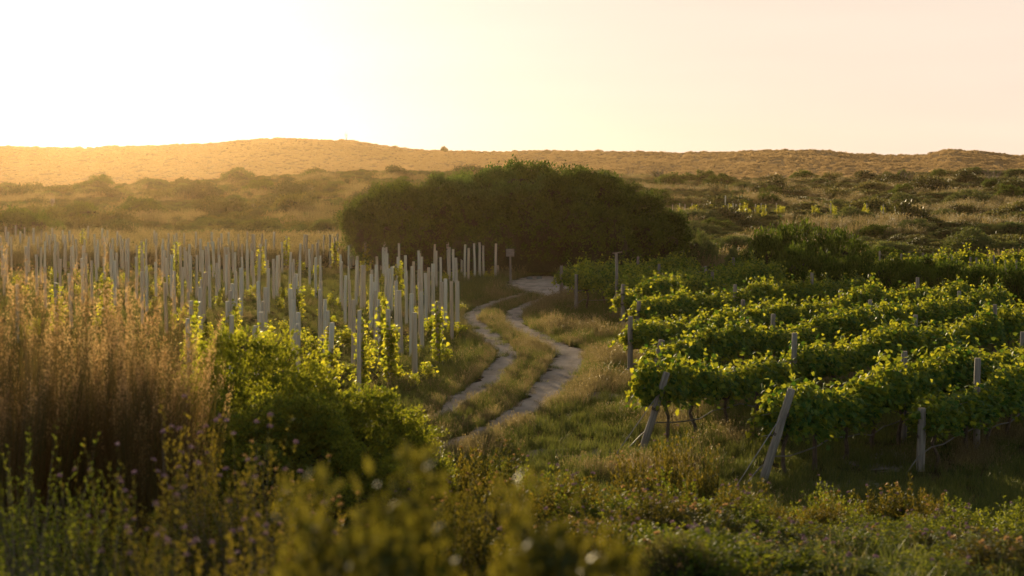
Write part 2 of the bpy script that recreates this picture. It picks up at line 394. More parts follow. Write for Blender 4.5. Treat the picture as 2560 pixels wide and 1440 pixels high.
RL, RR, RC = rutline(RUT_L), rutline(RUT_R), rutline(RUT_C)
def sandmat():
    m, N, L = newmat('track_sand')
    out = N.new('ShaderNodeOutputMaterial'); p = N.new('ShaderNodeBsdfPrincipled')
    tc = N.new('ShaderNodeNewGeometry')
    def noise(sc, det, vec=(1, .35, 1)):
        mp = N.new('ShaderNodeVectorMath'); mp.operation = 'MULTIPLY'; mp.inputs[1].default_value = vec; L.new(tc.outputs['Position'], mp.inputs[0])
        n = N.new('ShaderNodeTexNoise'); n.inputs['Scale'].default_value = sc; n.inputs['Detail'].default_value = det; n.inputs['Roughness'].default_value = .65
        L.new(mp.outputs[0], n.inputs[0]); return n
    n1 = noise(1.6, 8)
    r = N.new('ShaderNodeValToRGB'); L.new(n1.outputs['Fac'], r.inputs[0])
    r.color_ramp.elements[0].position = .3; r.color_ramp.elements[0].color = (.20, .165, .13, 1)
    r.color_ramp.elements[1].position = .65; r.color_ramp.elements[1].color = (.40, .34, .28, 1)
    uv = N.new('ShaderNodeAttribute'); uv.attribute_name = 'across'
    ab = N.new('ShaderNodeMath'); ab.operation = 'ABSOLUTE'; L.new(uv.outputs['Fac'], ab.inputs[0])
    n3 = noise(2.6, 9, (1, .8, 1))
    e1 = N.new('ShaderNodeMath'); e1.operation = 'MULTIPLY_ADD'; L.new(n3.outputs['Fac'], e1.inputs[0]); e1.inputs[1].default_value = 2.6; L.new(ab.outputs[0], e1.inputs[2])
    e2 = N.new('ShaderNodeMapRange'); L.new(e1.outputs[0], e2.inputs[0]); e2.inputs[1].default_value = 2.05; e2.inputs[2].default_value = 2.45
    mx = N.new('ShaderNodeMix'); mx.data_type = 'RGBA'; L.new(e2.outputs[0], mx.inputs[0]); L.new(r.outputs[0], mx.inputs[6]); mx.inputs[7].default_value = (.06, .05, .03, 1)
    L.new(mx.outputs[2], p.inputs['Base Color'])
    wv = N.new('ShaderNodeMath'); wv.operation = 'MULTIPLY'; wv.inputs[1].default_value = 40
    L.new(uv.outputs['Fac'], wv.inputs[0]); sn = N.new('ShaderNodeMath'); sn.operation = 'SINE'; L.new(wv.outputs[0], sn.inputs[0])
    n2 = noise(7, 6)
    ad = N.new('ShaderNodeMath'); ad.operation = 'MULTIPLY_ADD'; L.new(sn.outputs[0], ad.inputs[0]); ad.inputs[1].default_value = .08; L.new(n2.outputs['Fac'], ad.inputs[2])
    b = N.new('ShaderNodeBump'); b.inputs['Strength'].default_value = .6; b.inputs['Distance'].default_value = .02
    L.new(ad.outputs[0], b.inputs['Height']); L.new(b.outputs[0], p.inputs['Normal'])
    p.inputs['Roughness'].default_value = 1; p.inputs['Specular IOR Level'].default_value = 0
    L.new(p.outputs[0], out.inputs[0]); return m
M['sand'] = sandmat()
def rut_mesh(Q, seed):
    rg = np.random.default_rng(seed); n = len(Q)
    d = unit(np.gradient(Q[:, :2], axis=0)); nrm = np.column_stack([-d[:, 1], d[:, 0]])
    # width was measured across the picture: turn it into the width across the rut
    wd = Q[:, 2] * np.maximum(abs(nrm[:, 0]), .5)
    k = 21; V = []
    def jag(seed2):
        r2 = np.random.default_rng(seed2); s = np.cumsum(rg.normal(0, .6, n)); s -= np.linspace(s[0], s[-1], n)
        return .13 * np.sin(np.arange(n) * .09 + seed2) + .10 * np.sin(np.arange(n) * .23 + seed2 * 2) + .05 * np.sin(np.arange(n) * .7 + seed2 * 3) + r2.normal(0, .012, n)
    jl, jr = jag(seed), jag(seed + 9)
    for j in range(k):
        f = (j / (k - 1) * 2 - 1) * 1.5
        off = f * (wd / 2 + np.where(f < 0, jl, jr) * abs(f))
        xy = Q[:, :2] + nrm * off[:, None]
        z = terrain(xy[:, 0], xy[:, 1]) + .028 - .05 * abs(f / 1.5) ** 6
        V.append(np.column_stack([xy, z]))
    V = np.stack(V, 1).reshape(-1, 3)
    i = np.arange(n - 1)[:, None] * k + np.arange(k - 1)[None]
    Fq = np.stack([i, i + k, i + k + 1, i + 1], -1).reshape(-1, 4)
    me = mesh('wheel_rut', V, [Fq], M['sand'], smooth=True)
    a = me.attributes.new('across', 'FLOAT', 'POINT'); a.data.foreach_set('value', np.tile(np.linspace(-1.5, 1.5, k), n).astype(np.float32))
    return me
tag(link('dirt_track', rut_mesh(RL, 3)), kind='structure')
tag(link('dirt_track', rut_mesh(RR, 4)), kind='structure')
tag(link('sand_clearing', rut_mesh(RC, 6)), kind='structure')
def rut_dist(x, y):
    """distance to the nearest rut edge (negative inside)"""
    best = np.full(x.shape, 1e9)
    for Q in (RL, RR, RC):
        q = Q[::3]
        d = unit(np.gradient(q[:, :2], axis=0)); wd = q[:, 2] * np.maximum(abs(d[:, 1]), .5) / 2
        for c in range(0, len(x), 20000):
            s = slice(c, c + 20000)
            dd = np.hypot(x[s, None] - q[None, :, 0], y[s, None] - q[None, :, 1]) - wd[None]
            best[s] = np.minimum(best[s], dd.min(1))
    return best
#@@REST@@
# ------------------------------------------------------------------ haze (air)
def haze():
    m, N, L = newmat('haze_air')
    out = N.new('ShaderNodeOutputMaterial'); v = N.new('ShaderNodeVolumePrincipled')
    v.inputs['Color'].default_value = (1.0, .70, .38, 1)
    v.inputs['Density'].default_value = HAZE_D
    v.inputs['Anisotropy'].default_value = .81
    L.new(v.outputs[0], out.inputs['Volume'])
    x, y0, y1, z0, z1 = 480, -60, 1000, -12, 34
    V = [(sx * x, yy, zz) for zz in (z0, z1) for yy in (y0, y1) for sx in (-1, 1)]
    Fq = [[0, 2, 3, 1], [4, 5, 7, 6], [0, 1, 5, 4], [2, 6, 7, 3], [0, 4, 6, 2], [1, 3, 7, 5]]
    tag(link('haze', mesh('haze', V, [Fq], m)), kind='stuff')
HAZE_D = .000065
haze()

# ------------------------------------------------------------------ foliage shapes
def sph(rng, n, zmin=-.1):
    z = rng.uniform(zmin, 1, n); a = rng.uniform(0, 2 * np.pi, n); r = np.sqrt(1 - z * z)
    return np.column_stack([r * np.cos(a), r * np.sin(a), z])

def lumpr(D, rng, K=16, amp=.28, wid=.45):
    c = sph(rng, K, -.1)
    dd = np.linalg.norm(D[:, None] - c[None], axis=2)
    h = np.clip(1 - (dd / wid) ** 2, 0, 1)
    return 1 - amp / 2 + amp * h.max(1)

def dome_bush(name, seed, mat, ncl=110, per=22, ls=.10, cr=.13, K=16, amp=.3, tmpl=(QUAD_V, QUAD_F), flat=1.0, zmin=-.05, core=True, upright=.5, wid=.5):
    """unit-radius bush: leaf clusters on a lumpy shell, with a dark hull added inside to block light"""
    rg = np.random.default_rng(seed); mb = MB()
    D = sph(rg, ncl, zmin); r = lumpr(D, rg, K, amp, wid) * rg.uniform(.88, 1.03, ncl)
    Cc = D * r[:, None] * [1, 1, flat]; Cc[:, 2] = np.maximum(Cc[:, 2], .02)
    P = np.repeat(Cc, per, 0) + rg.normal(0, cr, (ncl * per, 3)) * [1, 1, .8]
    P[:, 2] = np.maximum(P[:, 2], .01)
    out = unit(np.repeat(D, per, 0) + rg.normal(0, .5, P.shape))
    ax = unit(out * .6 + np.array([0, 0, upright]) + rg.normal(0, .5, P.shape))
    rnd = np.clip(np.repeat(rg.uniform(0, 1, ncl), per) * .6 + rg.uniform(0, .4, len(P)), 0, 1)
    leaves(mb, tmpl[0], tmpl[1], P, ax, out, ls * rg.uniform(.7, 1.3, len(P)), rnd)
    mats = [mat]
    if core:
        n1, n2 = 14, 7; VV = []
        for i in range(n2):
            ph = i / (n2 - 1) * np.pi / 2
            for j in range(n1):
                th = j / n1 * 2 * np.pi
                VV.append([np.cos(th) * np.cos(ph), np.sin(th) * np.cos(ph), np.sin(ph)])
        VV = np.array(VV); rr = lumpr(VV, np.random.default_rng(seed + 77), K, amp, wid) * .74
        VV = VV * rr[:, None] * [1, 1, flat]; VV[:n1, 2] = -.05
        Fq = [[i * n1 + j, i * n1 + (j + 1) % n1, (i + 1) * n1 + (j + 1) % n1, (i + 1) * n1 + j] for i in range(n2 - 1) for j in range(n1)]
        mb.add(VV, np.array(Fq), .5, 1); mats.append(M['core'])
    return mb.mesh(name, mats)

def bare_bush(name, seed):
    rg = np.random.default_rng(seed); mb = MB()
    for k in range(9):
        a = rg.uniform(0, 6.28); tip = np.array([np.cos(a) * rg.uniform(.3, 1), np.sin(a) * rg.uniform(.3, 1), rg.uniform(.7, 1.3)])
        m1 = tip * .5 + rg.normal(0, .08, 3)
        tube(mb, [[0, 0, -.05], m1, tip], [.035, .022, .01], 4, cap=False)
        for q in range(5):
            s0 = m1 + (tip - m1) * rg.uniform(0, .8); e = s0 + rg.normal(0, .25, 3) + [0, 0, .2]
            tube(mb, [s0, (s0 + e) / 2 + rg.normal(0, .03, 3), e], [.013, .01, .006], 3, cap=False)
    return mb.mesh(name, M['branch'])

def tuft(name, seed, mat, n=42, h=.35, spread=.13, lean=.35, wd=.009, heads=0, headmat=None, hmin=.45):
    rg = np.random.default_rng(seed); mb = MB()
    a = rg.uniform(0, 6.28, n); r = spread * np.sqrt(rg.random(n))
    base = np.column_stack([r * np.cos(a), r * np.sin(a), np.full(n, -.03)])
    hh = h * rg.uniform(hmin, 1, n)
    tip = base + np.column_stack([np.cos(a) * lean * hh * rg.random(n) + .12 * hh, np.sin(a) * lean * hh * rg.random(n), hh])
    strands(mb, base, tip, wd, rg, .13)
    mats = [mat]
    if heads:
        k = rg.choice(n, heads, replace=False); P = np.repeat(tip[k], 6, 0); dirv = unit(np.repeat(tip[k] - base[k], 6, 0))
        P = P - dirv * rg.uniform(0, .16 * h, (len(P), 1))
        leaves(mb, QUAD_V, QUAD_F, P, unit(dirv + rg.normal(0, .45, P.shape)), rg.normal(0, 1, P.shape), h * .065, rg.random(len(P)), 1)
        mats.append(headmat)
    return mb.mesh(name, mats)

def scatter(name, P, rz, sc, idx, sources, label=None, tilt=None):
    """stuff: geometry nodes copies of the source meshes on points of the real ground"""
    col = bpy.data.collections.new(name + '_sources')
    for i, me in enumerate(sources):
        col.objects.link(bpy.data.objects.new('%s_source_%02d' % (name, i), me))
    pm = bpy.data.meshes.new(name); pm.vertices.add(len(P)); pm.vertices.foreach_set('co', np.asarray(P, dtype=np.float32).ravel())
    a = pm.attributes.new('p_rot', 'FLOAT_VECTOR', 'POINT')
    rot = np.zeros((len(P), 3), dtype=np.float32); rot[:, 2] = rz
    a.data.foreach_set('vector', rot.ravel())
    a = pm.attributes.new('p_scale', 'FLOAT_VECTOR', 'POINT'); s = np.asarray(sc, dtype=np.float32)
    if s.ndim == 1: s = np.repeat(s[:, None], 3, 1)
    a.data.foreach_set('vector', s.ravel())
    a = pm.attributes.new('p_idx', 'INT', 'POINT'); a.data.foreach_set('value', np.asarray(idx, dtype=np.int32))
    o = link(name, pm); tag(o, label, None, None, 'stuff')
    g = bpy.data.node_groups.new(name, 'GeometryNodeTree')
    g.interface.new_socket('Geometry', in_out='INPUT', socket_type='NodeSocketGeometry')
    g.interface.new_socket('Geometry', in_out='OUTPUT', socket_type='NodeSocketGeometry')
    N, L = g.nodes, g.links
    gi = N.new('NodeGroupInput'); go = N.new('NodeGroupOutput'); ip = N.new('GeometryNodeInstanceOnPoints'); ci = N.new('GeometryNodeCollectionInfo')
    ci.inputs['Collection'].default_value = col; ci.inputs['Separate Children'].default_value = True; ci.inputs['Reset Children'].default_value = True
    def na(nm, ty):
        n = N.new('GeometryNodeInputNamedAttribute'); n.data_type = ty; n.inputs['Name'].default_value = nm; return n.outputs['Attribute']
    L.new(gi.outputs[0], ip.inputs['Points']); L.new(ci.outputs[0], ip.inputs['Instance']); ip.inputs['Pick Instance'].default_value = True
    L.new(na('p_idx', 'INT'), ip.inputs['Instance Index']); L.new(na('p_rot', 'FLOAT_VECTOR'), ip.inputs['Rotation']); L.new(na('p_scale', 'FLOAT_VECTOR'), ip.inputs['Scale'])
    L.new(ip.outputs[0], go.inputs[0])
    md = o.modifiers.new('scatter', 'NODES'); md.node_group = g
    return o

# ------------------------------------------------------------------ the great dark bush in the middle
BX = [850, 858, 870, 900, 950, 1000, 1080, 1150, 1200, 1240, 1260, 1290, 1335, 1345, 1400, 1460, 1500, 1560, 1600, 1640, 1665, 1690, 1700, 1712, 1720]
BY = [660, 575, 540, 508, 480, 462, 450, 444, 445, 440, 428, 424, 425, 432, 430, 434, 443, 460, 482, 512, 534, 556, 604, 644, 700]
def big_bush():
    rg = np.random.default_rng(11); yc = 97.5
    x0 = at(852, 600, yc)[0]; x1 = at(1716, 600, yc)[0]; xm = (x0 + x1) / 2
    bx = np.array([at(p, 600, yc)[0] for p in BX]); bz = np.array([at(1280, q, yc)[2] for q in BY]); bz = bz - .45 + .3 * np.exp(-((bx - 1.2) / 2.6) ** 2); bz[0] = .5; bz[-1] = .5
    def base(u, ph):
        """u in [0,1] across, ph in [0,pi] front to back"""
        x = xm + (x1 - x0) * .965 * (u - .5); H = np.interp(x, bx, bz)
        ry = 8.2 * np.sqrt(np.clip(1 - (2 * u - 1) ** 2, .02, 1))
        e = .8
        return np.column_stack([x, yc - ry * np.sign(np.cos(ph)) * abs(np.cos(ph)) ** e, H * np.sin(ph) ** .72])
    def norm(P):
        c = np.column_stack([xm + (P[:, 0] - xm) * .72, np.full(len(P), yc), np.full(len(P), .5)])
        return unit(P - c)
    nl = 360
    cu = rg.random(nl); cph = np.arccos(rg.uniform(-.6, 1, nl)); LC = base(cu, cph); LR = rg.uniform(.7, 1.5, nl)
    def disp(P):
        h = np.zeros(len(P)) 
        for c in range(0, len(P), 4000):
            s = slice(c, c + 4000)
            d = np.linalg.norm(P[s, None] - LC[None], axis=2) / LR[None]
            h[s] = (np.clip(1 - d * d, 0, 1) * LR[None]).max(1)
        return h * 1.9 - 2.1
    ncl, per = 8800, 15
    u = rg.random(ncl); ph = np.arccos(np.clip(rg.uniform(-.75, 1, ncl), -1, 1))
    B = base(u, ph); Nn = norm(B); dp = disp(B)
    B = B + Nn * (dp + rg.normal(0, .10, ncl))[:, None]
    stick = rg.random(ncl) < .02; B[stick] += Nn[stick] * rg.uniform(.05, .2, (stick.sum(), 1))
    P = np.repeat(B, per, 0) + rg.normal(0, .13, (ncl * per, 3)); P[:, 2] = np.maximum(P[:, 2], .05)
    out = unit(np.repeat(Nn, per, 0) + rg.normal(0, .5, P.shape)); ax = unit(out * .7 + [0, 0, .35] + rg.normal(0, .5, P.shape))
    # a paler tree of a second kind grows through the crown near the middle
    pc = np.array([at(1225, 470, 92)]); pale = np.repeat(((B[:, 0] - pc[0, 0]) / 2.9) ** 2 + ((B[:, 2] - 4.9) / .85) ** 2 + 1.1 * wav(B[:, 0] * 1.0, B[:, 2] * 1.0, 1.5, 8) < .75, per)
    rnd = np.clip(np.repeat(rg.uniform(0, 1, ncl), per) * .7 + rg.uniform(0, .3, len(P)), 0, 1)
    T = tag(empty('spreading_bush', (float(xm), yc, 0)), 'huge dark green dome-shaped bush at the bend of the sandy track', 'bush')
    for nm, sel, mat, lb in (('foliage', ~pale, M['milk'], None), ('foliage', pale, M['milk_pale'], 'paler grey-green foliage near the top')):
        mb = MB(); k = sel
        leaves(mb, QUAD_V, QUAD_F, P[k] - [xm, yc, 0], ax[k], out[k], .17 * rg.uniform(.6, 1.25, k.sum()), rnd[k])
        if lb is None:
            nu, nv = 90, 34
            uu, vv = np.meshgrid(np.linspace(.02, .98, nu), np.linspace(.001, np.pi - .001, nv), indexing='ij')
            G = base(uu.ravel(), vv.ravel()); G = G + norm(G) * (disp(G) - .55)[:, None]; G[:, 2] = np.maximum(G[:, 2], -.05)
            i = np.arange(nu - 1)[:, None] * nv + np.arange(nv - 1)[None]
            mb.add(G - [xm, yc, 0], np.stack([i, i + nv, i + nv + 1, i + 1], -1).reshape(-1, 4), .5, 1)  # added inner hull, stops the sun shining through the crown
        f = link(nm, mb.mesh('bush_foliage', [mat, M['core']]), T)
        if lb: f['label'] = lb
    for k in range(8):
        mb = MB()
        bxk = rg.uniform(-5, 5); byk = rg.uniform(-3, 1); tp = [bxk * 1.1 + rg.normal(0, .6), byk * 1.2 - rg.uniform(.2, 1), rg.uniform(2, 2.9)]
        tube(mb, [[bxk * .7, byk * .5, -.1], [bxk * .85 + rg.normal(0, .3), byk * .8, 1.1], tp], [.16, .11, .05], 7)
        link('trunk', mb.mesh('bush_trunk', M['branch']), T)
big_bush()

# ------------------------------------------------------------------ left block: wooden stakes
T4 = """40,140 128,140 185,165 222,125 265,390 287,500 260,480 365,275 397,160 427,130 495,412 460,465 530,525 562,530 318,660 378,715 610,178 582,218 640,192 778,202 828,225 848,295 805,300 750,415 712,520 835,405 860,375 870,570 640,585 650,645 715,740 700,850 765,968 415,970 908,545 985,420 970,725 1008,245 1052,218 1080,155 1097,400 1108,605 1030,850 1175,542 1210,480 1240,208 1270,225 1262,340 1302,420 1275,575 1283,750 1310,868 1357,627 1400,556 1443,508 1445,612 1463,258 1487,342 1515,195 1545,425 1540,740 1500,990 1605,700 1647,218 1662,295 1710,322 1750,432 1692,735 1762,732 1815,228 1853,262 1897,307 1983,247 2047,235 2095,275 2243,250 2272,252 1165,890"""
T2 = """45,220 130,140 205,165 252,135 22,285 62,395 120,305 107,510 165,460 310,340 318,650 365,130 365,345 400,410 440,300 418,585 455,475 240,280 215,705 85,880 520,140 545,115 605,225 545,470 640,390 690,340 700,410 645,725 630,835 600,945 740,635 770,120 800,265 735,270 840,585 880,465 875,210 925,140 965,345 980,460 1028,120 1035,350 1035,425 1090,260 1130,425 1180,150 1225,300 1240,495 1210,660 1095,893 1060,1000 1135,710 1010,1160 480,1155 1045,1370 1300,110 1310,240 1310,380 1310,460 1395,150 1430,155 1410,405 1365,290 1470,455 1520,145 1500,300 1580,230 1620,540 1620,665 1485,865 1565,950 1530,1155 1530,1320 1700,115 1700,525 1740,475 1780,465 1830,270 1893,180 1940,420 2010,525 1995,570 2000,795 1995,970 2000,1140 2050,745 2060,1325 2085,290 2155,155 2192,160 2090,460 2245,375 2268,305 2365,240 2350,280 2390,475 2395,650 2335,500 2410,860 2400,980 2470,1130 2447,165"""
T1 = """15,180 15,320 55,460 85,40 125,115 95,370 165,190 235,20 290,110 370,50 385,335 430,190 425,275 500,130 550,460 510,60 560,190 610,90 660,265 600,350 690,125 745,165 675,640 785,60 830,155 825,320 820,430 870,270 900,525 940,95 955,165 975,245 1040,95 1090,155 1110,320 1075,345 1075,480 1055,740 1145,225 1225,70 1240,325 1240,515 1260,235 1285,445 1310,30 1410,150 1440,325 1465,235 1520,65 1370,550 1565,500 1570,715 1570,190 1610,95 1640,285 1665,380 1695,215 1720,550 1755,110 1755,430 1810,170 1845,230 1885,230 1920,205 1920,375 1885,560 2045,495 2055,320 2110,260 2120,390 2150,445 2125,715 2190,225 2195,630 2315,95 2355,130 2345,265 2330,570 2445,220 2430,320 2480,390 250,905 835,885"""
T5 = """277,625 307,715 310,805 507,620 537,705 542,795 718,628 762,700 778,775 880,550 920,622 988,697 1155,580 1180,720 1237,565 1340,645"""
T3 = """440,215 1040,175 1530,120 1445,325 2060,125 2065,300"""
tops = []
for s, ox, oy, k in ((T4, 800, 560, 5.12), (T2, 400, 560, 6), (T1, 0, 560, 6), (T5, 640, 540, 2.977), (T3, 400, 760, 6)):
    for t in s.split():
        a, b = t.split(','); tops.append((ox + float(a) / k, oy + float(b) / k))
uniq = []
for t in tops:
    if all(abs(t[0] - q[0]) > 3.5 or abs(t[1] - q[1]) > 3.5 for q in uniq): uniq.append(t)
tops = uniq[:296]
def stake_mesh(seed, rad=.062, h=1.0):
    rg = np.random.default_rng(seed); mb = MB(); n = 12; k = 7
    ctr = np.column_stack([np.cumsum(rg.normal(0, .0045, k)), np.cumsum(rg.normal(0, .0045, k)), np.linspace(-.1, 1, k)])
    ctr[-1, 2] -= .004
    ctr = np.vstack([ctr, ctr[-1] + [0, 0, .004]])
    rr = np.append(np.linspace(1.06, .95, k), .86) * rad
    th = np.arange(n) * 2 * np.pi / n; wob = 1 + rg.normal(0, .05, n)
    V = ctr[:, None] + np.stack([rr[:, None] * wob * np.cos(th), rr[:, None] * wob * np.sin(th), np.zeros((k + 1, n))], -1)
    Fq = [[i * n + j, i * n + (j + 1) % n, (i + 1) * n + (j + 1) % n, (i + 1) * n + j] for i in range(k) for j in range(n)]
    mb.add(V.reshape(-1, 3), np.array(Fq), .5, 0)
    c = ctr[-1]; top = np.vstack([V[-1], c]); 
    mb.add(top, np.array([[j, (j + 1) % n, n] for j in range(n)]), .5, 1)
    me = mb.mesh('vine_stake', [M['stake'], M['stake_end']])
    me.polygons.foreach_set('use_smooth', np.array([True] * (k * n) + [False] * n))
    return me
stake_vars = [stake_mesh(20 + i, rad=.052 + .0045 * i) for i in range(5)]
rgS = np.random.default_rng(2)
stakes = []
special = {  # nearest stake to the photo position : its own label
    (898, 776): 'foremost stake, standing alone beside the sprawling bush', (972, 774): 'slim grey stake second from the front right corner of the stake block',
    (1037, 782): 'thick greenish stake with a narrower one right behind it, near the track', (1091, 757): 'straight grey stake at the track side, just right of the thick greenish one',
    (1145, 703): 'tall grey stake on the edge of the block where the rut bends', (822, 807): 'dark grey stake in front of a bright yellow-green vine',
    (743, 780): 'shorter dark stake of the close pair above the green bush', (733, 750): 'broad pale stake of the close pair above the green bush',
    (570, 789): 'stake in front of a paler one at the left end of the green bush', (641, 814): 'short dark stake half hidden behind the green bush',
    (1244, 609): 'right stake of the farthest close pair before the big dark bush', (1238, 609): 'left stake of the farthest close pair before the big dark bush',
    (1209, 614): 'slim far stake standing just left of the last close pair', (473, 796): 'leaning stake behind the tips of the brown reeds'}
spx = {}
for (sx, sy), lb in special.items():
    j = min(range(len(tops)), key=lambda i: (tops[i][0] - sx) ** 2 + (tops[i][1] - sy) ** 2)
    if (tops[j][0] - sx) ** 2 + (tops[j][1] - sy) ** 2 < 220: spx[j] = lb
for i, (px, py) in enumerate(tops):
    h = float(rgS.uniform(1.72, 1.93)); h = 2.02 if py > 700 and i in spx and 'foremost' in spx[i] else h
    x, y, z = depth_for_top(px, py, h)
    me = stake_vars[int(rgS.integers(5))]
    o = link('vine_stake', me, None, (x, y, z), (float(rgS.normal(0, .012)), float(rgS.normal(0, .016)), float(rgS.uniform(0, 6.28))), (1, 1, h))
    stakes.append((x, y, z, h, px, py))
    if i in spx: tag(o, spx[i], 'stake', 'wooden stakes of the left vineyard block')
    else:
        if px > 1180: lb = 'slim grey stake in the sparse far line before the big dark bush'
        elif px > 860 and y > 62: lb = 'grey stake in the middle distance, standing before the dark bush'
        elif px > 860: lb = 'near grey stake among young vines, close to the sandy track'
        elif px < 440 and y > 62: lb = 'hazy golden-grey stake at the far left, beyond the reeds'
        elif px < 440: lb = 'grey stake rising just behind the brown reeds'
        elif y > 62: lb = 'grey stake in the dense far stand left of the dark bush'
        else: lb = 'nearer grey stake behind the sprawling green bush'
        tag(o, lb, 'stake', lb.replace('stake', 'stakes', 1))

# young vines of the left block
def young_vine(seed, climb):
    rg = np.random.default_rng(seed); mb = MB(); P = []; 
    nsh = 20 if not climb else 30
    for k in range(nsh):
        a = rg.uniform(0, 6.28); r = rg.uniform(.05, .38)
        top = rg.uniform(.25, .85)
        if climb and k > 9:
            r = rg.uniform(.05, .22); top = rg.uniform(.7, 1.95)
        b = np.array([0, 0, .15 if not (climb and k > 9) else top * .55]); t = np.array([np.cos(a) * r, np.sin(a) * r, top])
        m = (b + t) / 2 + [np.cos(a) * .08, np.sin(a) * .08, .05]
        q = rg.random(13)[:, None]; P.append((1 - q) ** 2 * b + 2 * q * (1 - q) * m + q * q * t)
    P = np.vstack(P) + rg.normal(0, .045, (nsh * 13, 3))
    out = unit(P * [1, 1, 0] + rg.normal(0, .12, P.shape) + [0, 0, .1])
    ax = unit(out * .6 + [0, 0, -.25] + rg.normal(0, .55, P.shape))
    leaves(mb, VINE4_V, VINE4_F, P, ax, unit(out + rg.normal(0, .6, P.shape)), .105 * rg.uniform(.6, 1.25, len(P)), rg.random(len(P)))
    f = mb.mesh('young_vine_foliage', M['young'])
    mt = MB(); tube(mt, [[0, 0, -.05], [.02, .01, .3], [-.01, .02, .6 if not climb else 1.4]], [.018, .015, .01], 6)
    return f, mt.mesh('young_vine_stem', M['bark'])
yv = [young_vine(60 + i, False) for i in range(5)] + [young_vine(70 + i, True) for i in range(4)]
climb_at = [(205, 577), (355, 600), (440, 598), (660, 610), (722, 598), (918, 612), (835, 605), (985, 640), (130, 780), (430, 800), (580, 700), (625, 770), (690, 830), (808, 790), (930, 770), (945, 790), (490, 740), (745, 690), (900, 870), (1100, 790), (840, 830), (300, 740), (270, 760), (545, 760), (985, 830)]
placed = []
def put_vine(k, x, y, s, sz, lb, grp):
    z = float(terrain(x, y))
    T = empty('young_vine', (float(x), float(y), z), float(rgS.uniform(0, 6.28)), lb, 'vine', grp, (s, s, sz))
    link('foliage', yv[k][0], T); link('stem', yv[k][1], T); placed.append((x, y))
for (cx, cy_) in climb_at:
    j = min(range(len(stakes)), key=lambda i: (stakes[i][4] - cx) ** 2 + (stakes[i][5] - cy_) ** 2)
    x, y, z, h, px, py = stakes[j]
    put_vine(5 + int(rgS.integers(4)), x + .06, y - .05, 1.0, float(h / 1.95 * rgS.uniform(.9, 1.08)), 'young vine with sunlit yellow-green leaves climbing its stake to the top', 'young vines climbing to the stake tops')
order = sorted(range(len(stakes)), key=lambda i: stakes[i][1])
for n_, i in enumerate(order):
    x, y, z, h, px, py = stakes[i]
    if rgS.random() < (.7 if y < 60 else .5) and len(placed) < 200:
        lb = 'low young vine with backlit yellow leaves in the near part of the stake block' if y < 62 else 'low young vine with backlit yellow leaves in the far part of the stake block'
        put_vine(int(rgS.integers(5)), x + rgS.normal(0, .5), y + rgS.normal(0, .8), float(rgS.uniform(.45, .85)), float(rgS.uniform(.4, .85)), lb, 'low young vines between the stakes, %s' % ('near' if y < 62 else 'far'))

# ------------------------------------------------------------------ right block: trellised vines
ROWD = np.array([.6, .8]); RANG = math.atan2(.8, .6)
def grapevine(seed):
    rg = np.random.default_rng(seed); mb = MB(); Ps = []; Os = []
    nsh = 135
    top = rg.uniform(1.27, 1.42)
    lump = rg.uniform(-.6, .6, 4); lh = rg.uniform(0, .28, 4)
    for k in range(nsh):
        x0 = rg.uniform(-.66, .66); side = rg.choice([-1, 1])
        zt = top + rg.normal(0, .05) + (np.exp(-((x0 - lump) / .16) ** 2) * lh).max()
        w_ = rg.uniform(.05, .34)
        kind = rg.random()
        b = np.array([x0, 0, .78])
        if kind < .55:     # upright shoot, leaning out at the top
            t = np.array([x0 + rg.normal(0, .14), side * w_, zt - w_ * .45]); m = np.array([x0, side * w_ * .9, 1.15])
        elif kind < .93:   # hanging outwards
            t = np.array([x0 + rg.normal(0, .2), side * rg.uniform(.28, .42), rg.uniform(.62, .98)]); m = np.array([x0, side * .36, 1.45])
        else:              # stray shoot up through the top
            t = np.array([x0 + rg.normal(0, .16), side * .15, zt + rg.uniform(.12, .32)]); m = np.array([x0, side * .05, 1.2])
        n = 17; q = rg.random(n)[:, None]; q = .12 + .88 * q
        Ps.append((1 - q) ** 2 * b + 2 * q * (1 - q) * m + q * q * t)
        Os.append(np.repeat([[0, side * 1.0, .4]], n, 0))
    P = np.vstack(Ps); O = np.vstack(Os); P += rg.normal(0, .05, P.shape)
    out = unit(O * np.clip(abs(P[:, 1:2]) * 3, .15, 1) + [0, 0, 1] * np.clip(P[:, 2:3] - 1.1, 0, 1) * 1.6 + rg.normal(0, .45, P.shape))
    ax = unit(O * .4 + [0, 0, -.55] + rg.normal(0, .5, P.shape))
    leaves(mb, VINE_V, VINE_F, P, ax, out, .098 * rg.uniform(.65, 1.25, len(P)), rg.random(len(P)))
    can = mb.mesh('vine_canopy', M['vine'])
    mt = MB(); wx = rg.normal(0, .04, 4)
    tube(mt, [[0, 0, -.08], [wx[0], wx[1], .22], [wx[2] * 1.4, wx[3], .5], [0, 0, .74]], [.05, .04, .034, .036], 8)
    tr = mt.mesh('vine_trunk', M['bark'], True)
    mc = MB()
    tube(mc, [[0, 0, .73], [.25, rg.normal(0, .02), .79], [.66, 0, .78]], [.028, .022, .014], 6)
    tube(mc, [[0, 0, .73], [-.25, rg.normal(0, .02), .79], [-.66, 0, .78]], [.028, .022, .014], 6)
    return can, tr, mc.mesh('vine_arms', M['bark'], True)
gv = [grapevine(100 + i) for i in range(9)]
